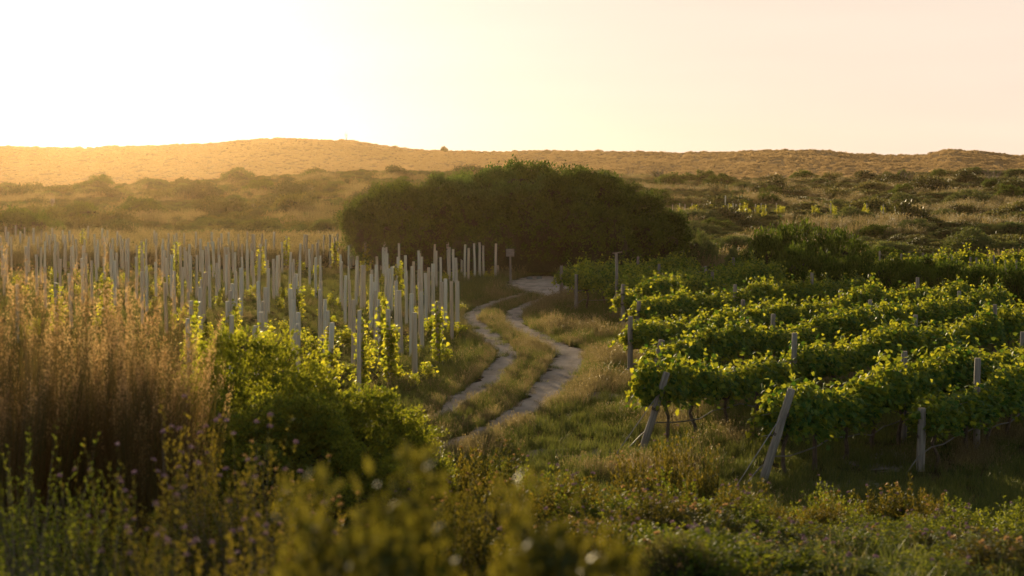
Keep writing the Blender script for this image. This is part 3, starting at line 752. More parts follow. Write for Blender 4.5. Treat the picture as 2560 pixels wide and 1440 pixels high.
# rows: start pixel of the end post's foot, top pixel, far end (metres along), words
def g0(px, py): x, y, z = hit(px, py); return np.array([x, y])
ROWS = [  # foot px, end point along-length, name words, post height, leaning (dx towards the outside)
    ((1403, 752), 11.5, 'the farthest trellis row', 1.50, .03),
    ((1442, 780), 16.0, 'the trellis row second from the back', 1.47, .0),
    ((1542, 797), 10.5, 'the trellis row third from the back', 2.42, .01),
    ((1556, 822), 11.0, 'the trellis row fourth from the back', 1.55, .0),
    ((1588, 868), 17.0, 'the trellis row fifth from the back', 1.42, .12),
    ((1576, 945), 22.0, 'the trellis row in the middle, left end post upright', 1.60, .08),
    ((1622, 1008), 22.0, 'the trellis row third from the front', 1.45, .28),
    ((1608, 1125), 22.5, 'the trellis row second from the front', 1.48, .40),
    ((1903, 1212), 17.5, 'the trellis row nearest the camera but one, with a leaning post', 1.62, .42),
    ((2302, 1178), 11.0, 'the trellis row at the front right corner', 1.12, .05)]
ORD = ['farthest trellis row', 'second trellis row from the back', 'third trellis row from the back', 'fourth trellis row from the back', 'fifth trellis row from the back', 'fifth trellis row from the front', 'fourth trellis row from the front', 'third trellis row from the front', 'second trellis row from the front', 'foremost trellis row at the right edge']
ORDN = 'first second third fourth fifth sixth seventh eighth ninth tenth eleventh twelfth thirteenth fourteenth fifteenth sixteenth seventeenth eighteenth nineteenth twentieth'.split()
def post_mesh(seed, h, rad=.065):
    rg = np.random.default_rng(seed); mb = MB(); n = 12; k = 8
    ctr = np.column_stack([np.cumsum(rg.normal(0, .006, k)), np.cumsum(rg.normal(0, .006, k)), np.linspace(-.15, h, k)])
    ctr = np.vstack([ctr, ctr[-1] + [0, 0, .007]])
    rr = np.append(np.linspace(1.08, .92, k), .84) * rad; th = np.arange(n) * 2 * np.pi / n; wob = 1 + rg.normal(0, .045, n)
    V = ctr[:, None] + np.stack([rr[:, None] * wob * np.cos(th), rr[:, None] * wob * np.sin(th), np.zeros((k + 1, n))], -1)
    Fq = [[i * n + j, i * n + (j + 1) % n, (i + 1) * n + (j + 1) % n, (i + 1) * n + j] for i in range(k) for j in range(n)]
    mb.add(V.reshape(-1, 3), np.array(Fq), .5, 0)
    mb.add(np.vstack([V[-1], ctr[-1]]), np.array([[j, (j + 1) % n, n] for j in range(n)]), .5, 1)
    me = mb.mesh('trellis_post', [M['post'], M['stake_end']])
    me.polygons.foreach_set('use_smooth', np.array([True] * (k * n) + [False] * n))
    return me
def tie_mesh(rad=.07):
    mb = MB()
    for dz in (-.008, .006, .02):
        th = np.linspace(0, 2 * np.pi, 17)
        tube(mb, np.column_stack([np.cos(th) * rad, np.sin(th) * rad, np.full(17, dz) + .01 * np.sin(th)]), .006, 5, cap=False)
    return mb.mesh('wire_tie', M['tie'])
tieM = tie_mesh()
lineM = [post_mesh(140 + i, 1.0, .058) for i in range(3)]
rgV = np.random.default_rng(8)
def wire_obj(name, pts, rad, mat, lb, cat, grp, n=5):
    pts = np.array(pts); c = pts[0].copy(); mb = MB(); tube(mb, pts - c, rad, n)
    o = link(name, mb.mesh(name, mat, True), None, tuple(c)); tag(o, lb, cat, grp); return o
for ri, (foot, Lr, words, ph, lean) in enumerate(ROWS):
    p0 = g0(*foot); on = ORD[ri]
    z0 = float(terrain(*p0))
    T = empty('trellis_post', (float(p0[0]), float(p0[1]), z0), 0, None, None)
    T.rotation_euler = (rgV.normal(0, .02) , lean * .78 if lean else 0, RANG) if lean > .1 else (0, float(lean), 0)
    T.rotation_euler = Vector((lean * .5 * .0, lean * .72, 0)) if lean > .1 else Vector((0, 0, 0))
    me = post_mesh(150 + ri, ph / max(math.cos(lean * .72), .5), .072 if ri != 2 else .06)
    link('shaft', me, T)
    if ri >= 3:
        for hz in (.55, .78): link('wire_tie', tieM, T, (0, 0, ph * hz), None, (1.08, 1.08, 1.3))
    if ri == 2:
        mb = MB(); tube(mb, [[-.17, 0, 2.44], [0, .0, 2.455], [.19, .02, 2.49]], [.022, .025, .02], 6); link('crossbar', mb.mesh('post_crossbar', M['post']), T)
        tag(T, 'tall thin post with a short crossbar on top, above the back vine rows', 'post', 'end posts of the trellis rows')
    else:
        tag(T, ('leaning' if lean > .2 else 'upright') + ' weathered wooden end post of the ' + on, 'post', 'end posts of the trellis rows')
    nv = int(Lr / 1.22)
    for k in range(nv):
        s = .75 + k * 1.22 + rgV.normal(0, .06); q = p0 + ROWD * s
        zz = float(terrain(*q)); hh = float(np.clip(rgV.normal(.99, .06) + .08 * math.sin(k * .9 + ri * 2), .8, 1.2))
        hh *= .96
        if ri == 9: hh *= .88
        if ri == 3 and k >= nv - 2: hh = 1.22
        if ri == 1 and k in (7, 8): continue
        V_ = gv[int(rgV.integers(9))]
        lb = ORDN[k] + ' grapevine from the left end post of the ' + on
        o = empty('grapevine', (float(q[0]), float(q[1]), zz), RANG + (math.pi if rgV.random() < .5 else 0) + float(rgV.normal(0, .03)), lb, 'grapevine', 'grapevines of the ' + on, (float(rgV.uniform(1.0, 1.15)), float(rgV.uniform(.85, 1.15)), hh))
        link('canopy', V_[0], o); link('trunk', V_[1], o); link('arms', V_[2], o)
    for k in range(1, int(Lr / 6.1) + 1):
        q = p0 + ROWD * ((2.5 if ri == 9 else 6.1) * k + rgV.normal(0, .2)); zz = float(terrain(*q))
        o = empty('trellis_post', (float(q[0]), float(q[1]), zz), 0, 'grey wooden line post showing its top above the leaves of the ' + on, 'post', 'line posts within the ' + on)
        o['label'] = ORDN[k - 1] + ' grey line post from the left within the ' + on
        link('shaft', lineM[k % 3], o, None, None, (1.1, 1.1, float(rgV.uniform(1.62, 1.8))))
    # drip pipe and wires
    pts = []
    for s in np.arange(-.5, Lr, .55):
        q = p0 + ROWD * s; sag = .06 * math.sin(s * 2.1 + ri) + .03 * math.sin(s * 5.3)
        hz = .42 + sag
        if s < .3: hz = max(.02, .42 + (s - .3) * .55)
        pts.append((q[0] - .09, q[1] - .12, float(terrain(*q)) + hz))
    wire_obj('drip_pipe', pts, .0135, M['pipe'], 'thin black drip pipe strung low along the ' + on, 'pipe', 'drip pipes under the trellis rows')
    for hz in (1.18, .82):
        a = p0; b = p0 + ROWD * Lr
        hz = min(hz, ph * .9)
        pts = [(a[0] + (b[0] - a[0]) * t, a[1] + (b[1] - a[1]) * t, float(terrain(a[0] + (b[0] - a[0]) * t, a[1] + (b[1] - a[1]) * t)) + hz) for t in np.linspace(0, 1, 14)]
        wire_obj('trellis_wire', pts, .005, M['wire'], ('upper' if hz > .9 else 'lower') + ' steel wire along the ' + on, 'wire', 'steel wires of the trellis rows')
    if lean > .2:
        hx = ph * .72 * math.sin(lean * .72)
        a = np.array([p0[0] + hx - .03, p0[1] - .05, z0 + ph * .72]); b = np.array([p0[0] - .62, p0[1] - .75, z0 - .05])
        wire_obj('stay_wire', [a, (a + b) / 2, b], .009, M['wire'], 'slanting stay wire of the ' + on + ' end post', 'wire', 'stay wires of the leaning end posts')

# vines and posts behind the dark hedge at the right
for rr_, (ya, n_) in enumerate(((77.0, 13), (83.0, 12))):
    for k in range(n_):
        x = 15.2 + rr_ * .6 + k * 1.15 + rgV.normal(0, .12); y = ya + k * .25
        lb = 'sunlit yellow-green vine in the row beyond the dark hedge at the right' if rr_ == 0 else 'vine of the second row beyond the dark hedge, partly hidden'
        lb = ORDN[k] + (' vine from the left in the sunlit row beyond the dark hedge' if rr_ == 0 else ' vine from the left in the hidden row beyond the hedge')
        o = empty('grapevine', (x, y, float(terrain(x, y))), float(rgV.normal(0, .1)), lb, 'grapevine', 'vines beyond the dark hedge, %s row' % ('front' if rr_ == 0 else 'back'), (1, .9, float(rgV.uniform(.85, 1.08))))
        V_ = gv[int(rgV.integers(9))]; link('canopy', V_[0], o); link('trunk', V_[1], o)
for px, py in ((2199, 628), (2277, 630), (2307, 632), (2345, 639), (2379, 642), (2368, 642), (2425, 643), (2443, 645), (2470, 649), (2489, 638), (2517, 651), (2540, 652), (2256, 635)):
    x, y, z = depth_for_top(px, py, 1.62)
    o = link('thin_post', lineM[0], None, (x, y, z), (0, float(rgV.normal(0, .04)), 0), (.8, .8, 1.62)); tag(o, 'thin grey post above the vines beyond the dark hedge', 'post', 'thin posts beyond the dark hedge')

# small vineyard far up the slope
X3 = [105, 205, 230, 280, 340, 385, 410, 435, 470, 520, 550, 580, 600, 655, 680, 710, 815, 840, 1065, 1090, 1190, 1215, 1330, 1430, 1445, 1555, 1570]
for k, X in enumerate(X3):
    x, y, z = hit(1660 + X / 2.844, 545 - (k % 3) * 3)
    o = empty('far_vine', (x, y, z), float(rgV.uniform(0, 6.28)), 'tiny pale green vine on the far slope right of the dark bush', 'vine', 'vines on the far slope', (1.1, 1.1, float(rgV.uniform(.45, .8))))
    link('foliage', yv[5 + k % 4][0], o)
for k, X in enumerate([60, 110, 150, 200, 245, 285, 320, 365, 400, 435, 455, 490, 512, 540, 650, 690, 722, 800, 1075, 1185, 1320, 1440, 1560]):
    x, y, z = hit(1660 + X / 2.844, 543 - (k % 2) * 3)
    o = link('far_stake', stake_vars[k % 5], None, (x, y, z), None, (.8, .8, 1.25 if X != 435 else 2.0)); tag(o, 'thin pale stake among the tiny vines on the far slope' if X != 435 else 'tallest bright stake among the tiny vines on the far slope', 'stake', 'stakes on the far slope' if X != 435 else None)

# ------------------------------------------------------------------ sign, marker, stones
x, y, z = depth_for_top(1276, 622, 1.78)
T = empty('wooden_sign', (x, y, z), 0, 'small blank grey board on a post in front of the big dark bush', 'sign')
link('post', lineM[1], T, None, None, (.95, .95, 1.76))
mb = MB()
def box(mb, c, s, mi=0):
    c = np.array(c); s = np.array(s) / 2
    V = np.array([[a, b, d] for d in (-1, 1) for b in (-1, 1) for a in (-1, 1)]) * s + c
    mb.add(V, np.array([[0, 2, 3, 1], [4, 5, 7, 6], [0, 1, 5, 4], [2, 6, 7, 3], [0, 4, 6, 2], [1, 3, 7, 5]]), .5, mi)
for q in range(3): box(mb, (-.01, -.075, 1.46 + q * .128), (.40 + .006 * (q % 2), .022, .122))
box(mb, (-.13, -.058, 1.585), (.035, .012, .36)); box(mb, (.11, -.058, 1.585), (.035, .012, .36))
link('sign_board', mb.mesh('sign_board', M['board']), T)
x, y, z = depth_for_top(132, 498, 2.3)
x, y, z = hit(132, 530)
T = empty('marker_post', (x, y, z), 0, 'pale post with a small box on top in the golden haze at the far left', 'post')
hh = (530 - 498) / F * y
link('post', lineM[2], T, None, None, (1.6, 1.6, hh)); mb = MB(); box(mb, (0, 0, hh - .22), (.34, .3, .42)); box(mb, (0, 0, hh + .012), (.40, .36, .04)); link('box', mb.mesh('marker_box', M['board']), T)
def rock(seed):
    rg = np.random.default_rng(seed); D = sph(rg, 1, -1); n1, n2 = 9, 6; V = []
    for i in range(n2):
        ph = -np.pi / 2 + np.pi * i / (n2 - 1)
        for j in range(n1):
            th = 2 * np.pi * j / n1; r = 1 + .22 * math.sin(3 * th + seed) * math.cos(ph) + rg.normal(0, .06)
            V.append([r * math.cos(th) * math.cos(ph), r * .8 * math.sin(th) * math.cos(ph), .62 * math.sin(ph)])
    Fq = [[i * n1 + j, i * n1 + (j + 1) % n1, (i + 1) * n1 + (j + 1) % n1, (i + 1) * n1 + j] for i in range(n2 - 1) for j in range(n1)]
    return mesh('stone', V, [Fq], M['rock'])
for k, (px, py, s, lb) in enumerate(((1324, 699, .16, 'dull flat stone half in the grass at the foot of the dark bush'), (1347, 698, .17, 'pale blocky stone lying where the sandy track meets the bush'), (2243, 1312, .09, 'small white stone in the grass at the lower right'), (2200, 1250, .05, 'tiny white pebble on the bare patch below the front vine row'))):
    x, y, z = hit(px, py); o = link('stone', rock(k + 3), None, (x, y, z + s * .35), (0, 0, k), (s, s, s)); tag(o, lb, 'stone')

rgP = np.random.default_rng(91)
for k in range(16):
    Q = RR if k % 2 else RL; j = int(rgP.integers(40, 380)); px_ = Q[j, 0] + rgP.uniform(-.4, .4) * Q[j, 2]; py_ = Q[j, 1]; sz = float(rgP.uniform(.02, .05))
    o = link('pebble', rock(20 + k % 3), None, (float(px_), float(py_), float(terrain(px_, py_)) + .03), (0, 0, k), (sz, sz, sz))
    lb = 'small pebble lying in the %s wheel rut' % ('right' if k % 2 else 'left'); tag(o, lb, 'stone', lb.replace('pebble', 'pebbles'))

# ------------------------------------------------------------------ scrub on the slope
sv = [dome_bush('scrub_bush_shape', 300 + i, M['scrub'], 105, 20, .15, .13, K=10 + i, amp=.3, flat=.8) for i in range(5)]
sv += [dome_bush('tangled_bush_shape', 310 + i, M['scrub_dark'], 110, 20, .14, .15, K=9, amp=.5, flat=.8, wid=.6) for i in range(3)]
dk = [dome_bush('dark_bush_shape', 320 + i, M['milk'], 300, 26, .085, .085, K=13, amp=.45, flat=.9, wid=.5) for i in range(4)]
gr = [dome_bush('green_bush_shape', 330 + i, M['sage'], 320, 22, .07, .06, K=12, amp=.25, flat=.85, wid=.45) for i in range(3)]
bare = [bare_bush('bare_bush_shape', 340 + i) for i in range(2)]
taken = []
def bush(px, pyt, wpx, d, me, lb, cat='bush', name='bush', grp=None, depth=.8):
    x, y, zt = at(px, pyt, d); zb = float(terrain(x, y)); h = max(.35, zt - zb) / .86
    r = wpx / 2 / F * d
    o = link(name, me, None, (x, y, zb - .05), (0, 0, float(rgV.uniform(0, 6.28))), (r, r * depth if depth > 1 else r, h)); tag(o, lb, cat, grp); taken.append((x, y, r)); return o
def dbase(px, py): return hit(px, py)[1]
NB = [  # px, top, width, base, mesh list, label
    (212, 513, 104, 550, dk, 'dark flat-topped bush in the haze at the left, left of a lower spreading one'), (345, 503, 120, 548, dk, 'dark hazy bush with a peaked top at the left, right of a flat-topped one'),
    (88, 524, 130, 572, sv, 'pale hazy bush glowing in the sun haze at the far left'), (300, 560, 80, 600, sv, 'low rounded bush just above the stake tops at the left'),
    (560, 544, 125, 572, gr, 'low olive mound in golden grass above the middle stakes'), (640, 548, 90, 572, gr, 'low olive mound at the right end of a pair of mounds in golden grass'),
    (745, 565, 90, 604, gr, 'green mound behind the stakes, second left of the big dark bush'), (812, 545, 100, 602, gr, 'round green dome touching the left end of the big dark bush'),
    (245, 455, 60, 482, sv, 'hazy mound on the skyline of the slope at the left'), (145, 464, 80, 486, sv, 'broad faint mound on the slope skyline at the far left'), (455, 447, 40, 466, sv, 'small hazy mound on the slope skyline left of the middle'),
    (45, 468, 70, 500, sv, 'faint leafy mound nearly lost in the sun haze at the left edge'),
    (1742, 585, 125, 672, gr, 'pale sage-green dome right of the big dark bush'), (1838, 585, 90, 640, gr, 'dull green low bush behind the sage-green dome'), (1832, 622, 46, 690, gr, 'small dull green bush at the edge of the sandy clearing'),
    (2432, 577, 140, 648, gr, 'large silvery green bush above the sandy patch at the right'), (2525, 598, 80, 650, gr, 'smaller green bush right beside the large silvery one'),
    (2290, 549, 100, 584, gr, 'green mound in the dry grass right of the middle slope'), (2362, 524, 84, 548, gr, 'round bright green mound on the right slope'), (2530, 552, 110, 590, gr, 'green mound at the right edge of the slope'),
    (2215, 507, 46, 530, sv, 'round mound near the far stakes on the right slope'), (1808, 441, 64, 462, gr, 'broad mound on the slope skyline right of the big dark bush'), (2172, 432, 78, 452, sv, 'upright reedy thicket on the slope skyline'),
    (2346, 429, 40, 452, dk, 'dark round bush on the slope skyline at the right'), (2255, 428, 26, 450, dk, 'small pointed dark bush on the slope skyline'), (2520, 468, 60, 500, dk, 'dark dome high on the slope at the right edge'),
    (1925, 487, 60, 515, dk, 'dark mound on the slope above the tiny far vines'), (1735, 492, 50, 515, sv, 'round bush on the slope close to the big dark bush')]
for k, (px, t, w_, b_, ml, lb) in enumerate(NB): bush(px, t, w_, dbase(px, b_), ml[k % len(ml)], lb)
# dark hedge and bushes beyond the trellis block
DK = [(1905, 605, 120, 78), (1975, 588, 150, 80), (2045, 608, 120, 77), (2115, 612, 130, 79), (2010, 640, 140, 73), (2140, 655, 130, 73), (2215, 662, 130, 71), (2290, 668, 140, 70), (2370, 676, 140, 68), (2450, 680, 140, 67), (2540, 684, 140, 66), (2630, 680, 150, 65), (2080, 668, 130, 72)]
DL = ['dark bush with reddish edge left of the widest one beyond the vines', 'tallest wide dark bush beyond the back vine rows', 'dark bush crowded against the right of the tallest one', 'low dark bush running into grey brush right of the tallest bush', 'near dark bush in front of the tallest one', 'first dark hedge bush left of the lit far vines', 'second hedge bush below the first lit far vine', 'third bush of the dark hedge under the lit far vines', 'fourth bush of the dark hedge under the lit far vines', 'fifth bush of the dark hedge under the lit far vines', 'dark hedge bush at the right edge of the picture', 'end of the dark hedge cut by the right edge', 'dark bush between the tallest one and the hedge']
for k, (px, t, w_, d_) in enumerate(DK): bush(px, t, w_ * 1.15, d_, dk[k % 4], DL[k], 'bush', 'hedge_bush' if k > 5 else 'dark_bush')
x, y, z = at(2190, 615, 76); bush(2125, 612, 60, 80, bare[0], 'grey twiggy brush right of the dark bushes', 'bush', 'bare_bush')
for px, t, w_, b_, lb in ((1575, 420, 26, 446, 'bare little tree on the slope skyline just right of the big bush'), (1652, 422, 70, 450, 'bare spreading brush on the skyline right of the big bush'), (2270, 432, 60, 455, 'grey bare brush on the skyline beside the pointed bush'), (2480, 425, 60, 452, 'bare thin brush near the right end of the slope skyline')):
    bush(px, t, w_, dbase(px, b_), bare[0], lb, 'bare bush', 'bare_bush')
for px, t, w_, lb in ((866, 334, 12, 'single tall flower stalk on the far ridge'), (1110, 367, 18, 'small pale tree on the far ridge skyline')):
    x, y, zt = at(px, t, 697.); zb = float(terrain(x, y)); o = link('ridge_plant', sv[0] if w_ > 14 else bare[1], None, (x, y, zb), None, (w_ / 2 / F * 697, w_ / 2 / F * 697, (zt - zb) / (.85 if w_ > 14 else 1.2))); tag(o, lb, 'plant')

rgB = np.random.default_rng(31)
def slope_points(n, d0, d1, rg, pw=1.0):
    d = (d0 ** pw + rg.random(n) * (d1 ** pw - d0 ** pw)) ** (1 / pw)
    u = rg.uniform(-.34, .34, n); return u * d, d
def clear_of(x, y, m=.0):
    ok = np.ones(len(x), bool)
    # big bush
    ok &= ~((abs(x) < 10.5) & (y > 86) & (y < 108))
    # right vineyard + far right vines
    n = .8 * x - .6 * y
    ok &= ~((y < 86) & (x > 0))
    ok &= ~((x < 2.5) & (y < 100) & (y > 25))
    return ok
x, y = slope_points(1600, 92, 300, rgB, 1.3); k = clear_of(x, y); x, y = x[k], y[k]; cnt = 0
for i in range(len(x)):
    if cnt >= 262: break
    if any((x[i] - a) ** 2 + (y[i] - b) ** 2 < (r + .9) ** 2 for a, b, r in taken): continue
    if 150 < y[i] < 175 and 10 < x[i] < 40 and rgB.random() < .7: continue
    r = float(rgB.uniform(1.0, 2.6)) * (1 if y[i] > 130 else .7); hh = r * float(rgB.uniform(.6, .95))
    kind = rgB.random(); me = sv[int(rgB.integers(5))] if kind < .3 else sv[5 + int(rgB.integers(3))] if kind < .5 else gr[int(rgB.integers(3))] if kind < .78 else dk[int(rgB.integers(4))]
    o = link('scrub_bush', me, None, (float(x[i]), float(y[i]), float(terrain(x[i], y[i])) - .1), (0, 0, float(rgB.uniform(0, 6.28))), (r, r * float(rgB.uniform(.8, 1.2)), hh))
    side = 'left of the big dark bush' if x[i] < -.09 * y[i] else 'right of the big dark bush' if x[i] > .09 * y[i] else 'behind the big dark bush'
    lb = 'rounded scrub bush on the %s slope %s' % ('upper' if y[i] > 190 else 'lower', side)
    tag(o, lb, 'bush', lb.replace('bush', 'bushes', 1)); taken.append((float(x[i]), float(y[i]), r)); cnt += 1

# low ground cover of the slope and the far hill (too many to count)
x, y = slope_points(13000, 88, 310, rgB, 1.25); k = clear_of(x, y); x, y = x[k], y[k]
s = rgB.uniform(.3, .85, len(x)); scv = np.column_stack([s * 1.1, s, s * rgB.uniform(.5, .9, len(x))])
scatter('low_scrub', np.column_stack([x, y, terrain(x, y) - .05]), rgB.uniform(0, 6.28, len(x)), scv, rgB.integers(0, 11, len(x)), sv + gr, 'low scrub covering the slope')
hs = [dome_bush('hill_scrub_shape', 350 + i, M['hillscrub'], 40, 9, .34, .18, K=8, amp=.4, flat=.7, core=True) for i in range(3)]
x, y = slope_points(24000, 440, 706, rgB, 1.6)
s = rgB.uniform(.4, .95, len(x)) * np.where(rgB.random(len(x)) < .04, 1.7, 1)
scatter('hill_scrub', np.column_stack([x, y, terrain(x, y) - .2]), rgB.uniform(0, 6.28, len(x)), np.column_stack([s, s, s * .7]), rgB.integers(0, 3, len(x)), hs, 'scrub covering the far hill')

# ------------------------------------------------------------------ grass
tg = [tuft('grass_tuft', 400 + i, M['grass'], 46, .34, .15, .5, .010) for i in range(4)]
tm = [tuft('grass_tuft_mixed', 410 + i, M['grass'], 40, .42, .15, .5, .009, 8, M['drygrass']) for i in range(2)]
td = [tuft('dry_grass_tuft', 420 + i, M['drygrass'], 38, .46, .12, .45, .008, 14, M['drygrass']) for i in range(3)]
tb = [tuft('broad_weed_tuft', 430 + i, M['grass'], 26, .2, .16, 1.2, .03) for i in range(2)]
rgG = np.random.default_rng(44)
def in_view_pts(n, d0, d1, pw, lo=-.34, hi=.34):
    d = (d0 ** pw + rgG.random(n) * (d1 ** pw - d0 ** pw)) ** (1 / pw); return rgG.uniform(lo, hi, n) * d, d
def bare_spot(x, y):
    b = np.zeros(len(x), bool)
    for (sx, sy, rx, ry) in SAND[:6]: b |= (((x - sx) / rx) ** 2 + ((y - sy) / ry) ** 2) < 1.0 + .5 * wav(x, y, 1.5, 77)
    return b
x, y = in_view_pts(46000, 17, 96, 1.25)
rd = rut_dist(x, y); dens = .5 + .5 * wav(x, y, 3.2, 51)
k = (rd > -.12 + .34 * wav(x, y, 1.3, 91)) & ~(bare_spot(x, y) & (rgG.random(len(x)) < .93)) & (rgG.random(len(x)) < .45 + dens)
x, y, rd = x[k], y[k], rd[k]
dry = wav(x, y, 4.5, 52) + .35 * wav(x, y, 1.4, 53)
between = (rd < .75) & (abs(x - 1) < 6)
right_side = (x > 1.5) & (.8 * x - .6 * y < -17) & (rd < 4)
lefts = (x < -1.5)
dry = dry - .06 + between * .16 + right_side * .02 - lefts * .2 - (y < 29) * .5
idx = np.where(dry > .32, 6 + rgG.integers(0, 3, len(x)), np.where(dry > .05, 4 + rgG.integers(0, 2, len(x)), np.where((rgG.random(len(x)) < .2) & (y > 29), 9 + rgG.integers(0, 2, len(x)), rgG.integers(0, 4, len(x)))))
s = rgG.uniform(.55, 1.15, len(x)) * np.clip(.5 + rd * .9, .5, 1.0) * np.clip(.8 + (y - 30) / 110, .8, 1.3) * np.where(x < -3, .62, 1) * np.where(between, 1.25, 1)
nrow = .8 * x - .6 * y
ex = []
for Q in (RL, RR):
    m_ = rgG.integers(0, len(Q), 1500); d_ = unit(np.gradient(Q[:, :2], axis=0))[m_]; nn_ = np.column_stack([-d_[:, 1], d_[:, 0]])
    off_ = (Q[m_, 2] * abs(d_[:, 1]) / 2 + .10 + rgG.exponential(.16, 1500) - .12) * rgG.choice([-1, 1], 1500)
    ex.append(Q[m_, :2] + nn_ * off_[:, None])
ex = np.vstack(ex); ex = ex[rut_dist(ex[:, 0], ex[:, 1]) > -.16]; ne = len(ex)
x = np.append(x, ex[:, 0]); y = np.append(y, ex[:, 1]); s = np.append(s, rgG.uniform(.35, .8, ne)); idx = np.append(idx, rgG.choice([0, 1, 2, 3, 4, 5, 6, 7, 8], ne))
scatter('grass', np.column_stack([x, y, terrain(x, y)]), rgG.uniform(0, 6.28, len(x)), s, idx, tg + tm + td + tb, 'green and dry grass between the track, stakes and vine rows')
# tall golden grass bands behind the stakes and on the slope
tl = [tuft('tall_dry_grass', 440 + i, M['drygrass'], 60, 1.0, .45, .35, .022, 20, M['drygrass'], .6) for i in range(3)]
x, y = in_view_pts(15000, 90, 290, 1.3); k = clear_of(x, y); x, y = x[k], y[k]
bd = wav(x, y * .5, 16, 61) + .4 * wav(x, y, 5, 62); k = bd > .18 + .0 * x; x, y, bd = x[k], y[k], bd[k]
s = rgG.uniform(.5, 1.15, len(x)) * np.where(bd > .3, 1.15, .8)
scatter('golden_grass', np.column_stack([x, y, terrain(x, y)]), rgG.normal(0, .9, len(x)), s, rgG.integers(0, 3, len(x)), tl, 'tall dry golden grass on the slope')
# thick band just behind the stakes at the left
n_ = 1500; x = rgG.uniform(-34, -9, n_); y = rgG.uniform(100, 122, n_)
scatter('golden_grass_band', np.column_stack([x, y, terrain(x, y)]), rgG.normal(0, .5, n_), rgG.uniform(.8, 1.35, n_), rgG.integers(0, 3, n_), tl, 'band of tall golden grass behind the stakes')

# ------------------------------------------------------------------ foreground plants
def shoot_plant(seed, rx, rz, nshoot, per, ls, tmpl, mat, frac=.5, K=9, amp=.35, stem_r=.004, nmain=8, nflow=0, fl_s=.02, fmat=None, up=.4, spread=.8, zlow=.0, topfrac=1.0, basew=.25, whorl=.9, fill=.75):
    rg = np.random.default_rng(seed)
    D = sph(rg, nshoot, zlow); r = lumpr(D, rg, K, amp, .5) * rg.uniform(fill, 1.04, nshoot)
    tip = D * r[:, None] * [rx, rx, rz]; b = np.column_stack([rg.normal(0, basew * rx, nshoot), rg.normal(0, basew * rx, nshoot), np.zeros(nshoot)])
    tip[:, 2] = np.maximum(tip[:, 2], .1 * rz)
    m = b * .5 + tip * .5; m[:, 2] -= .08 * rz; m[:, :2] *= .8
    q = 1 - frac * rg.random((nshoot, per, 1)) * rg.uniform(.6, 1, (nshoot, 1, 1))
    P = (1 - q) ** 2 * b[:, None] + 2 * q * (1 - q) * m[:, None] + q * q * tip[:, None]
    tan = unit(2 * (1 - q) * (m - b)[:, None] + 2 * q * (tip - m)[:, None])
    P = P.reshape(-1, 3); tan = tan.reshape(-1, 3)
    side = unit(np.cross(tan, rg.normal(0, 1, P.shape)))
    P = P + side * rg.uniform(0, ls * .25, (len(P), 1))
    ax = unit(tan * whorl + side * spread + [0, 0, up * .5])
    mb = MB(); rnd = np.clip(np.repeat(rg.random(nshoot), per) * .5 + rg.random(len(P)) * .5, 0, 1)
    leaves(mb, tmpl, QUAD_F, P, ax, unit(tan - ax * .3 + rg.normal(0, .3, P.shape)), ls * rg.uniform(.6, 1.2, len(P)), rnd)
    fol = mb.mesh('foliage_shape', mat)
    ms = MB(); strands(ms, m, tip, stem_r * 1.3, rg, .04); strands(ms, b, m, stem_r * 2, rg, .05)
    for k in range(nmain):
        j = rg.integers(nshoot); tube(ms, [b[j] - [0, 0, .05], m[j] * .6 + b[j] * .4, m[j] * .9 + tip[j] * .1], [stem_r * 3, stem_r * 2.2, stem_r * 1.2], 5, cap=False)
    stm = ms.mesh('stem_shape', M['branch'])
    fl = None
    if nflow:
        up_ = np.argsort(-(tip[:, 2] / rz + .25 * rg.random(nshoot)))[:int(nflow * 1.6)]; j = rg.choice(up_, min(nflow, len(up_)), replace=False)
        fl = (tip[j], fl_s, fmat)
    return fol, stm, fl
def place_plant(name, px, pyt, d, parts, rz, lb, cat, grp=None, flname='flower_heads', sx=1.0):
    x, y, zt = at(px, pyt, d); zb = float(terrain(x, y)); h = max(.2, zt - zb)
    T = empty(name, (x, y, zb - .02), float(rgF.uniform(0, 6.28)), lb, cat, grp, (sx, sx, h / rz))
    link('foliage', parts[0], T); link('stems', parts[1], T)
    if parts[2]:
        P, fs_, fm = parts[2]
        if fm.name not in FLM:
            rg = np.random.default_rng(5); FLM[fm.name] = []
            for q in range(3):
                mf = MB(); dv = unit(sph(rg, 26, -.3))
                leaves(mf, QUAD_V, QUAD_F, dv * .15, dv, rg.normal(0, 1, dv.shape), rg.uniform(.6, 1.0, 26), rg.random(26)); FLM[fm.name].append(mf.mesh('flower_shape', fm))
        for q in range(len(P)):
            link('flower_head', FLM[fm.name][q % 3], T, tuple(P[q]), (0, 0, q), (fs_, fs_, fs_ * rz * sx / h))
    return T
rgF = np.random.default_rng(77); FLM = {}
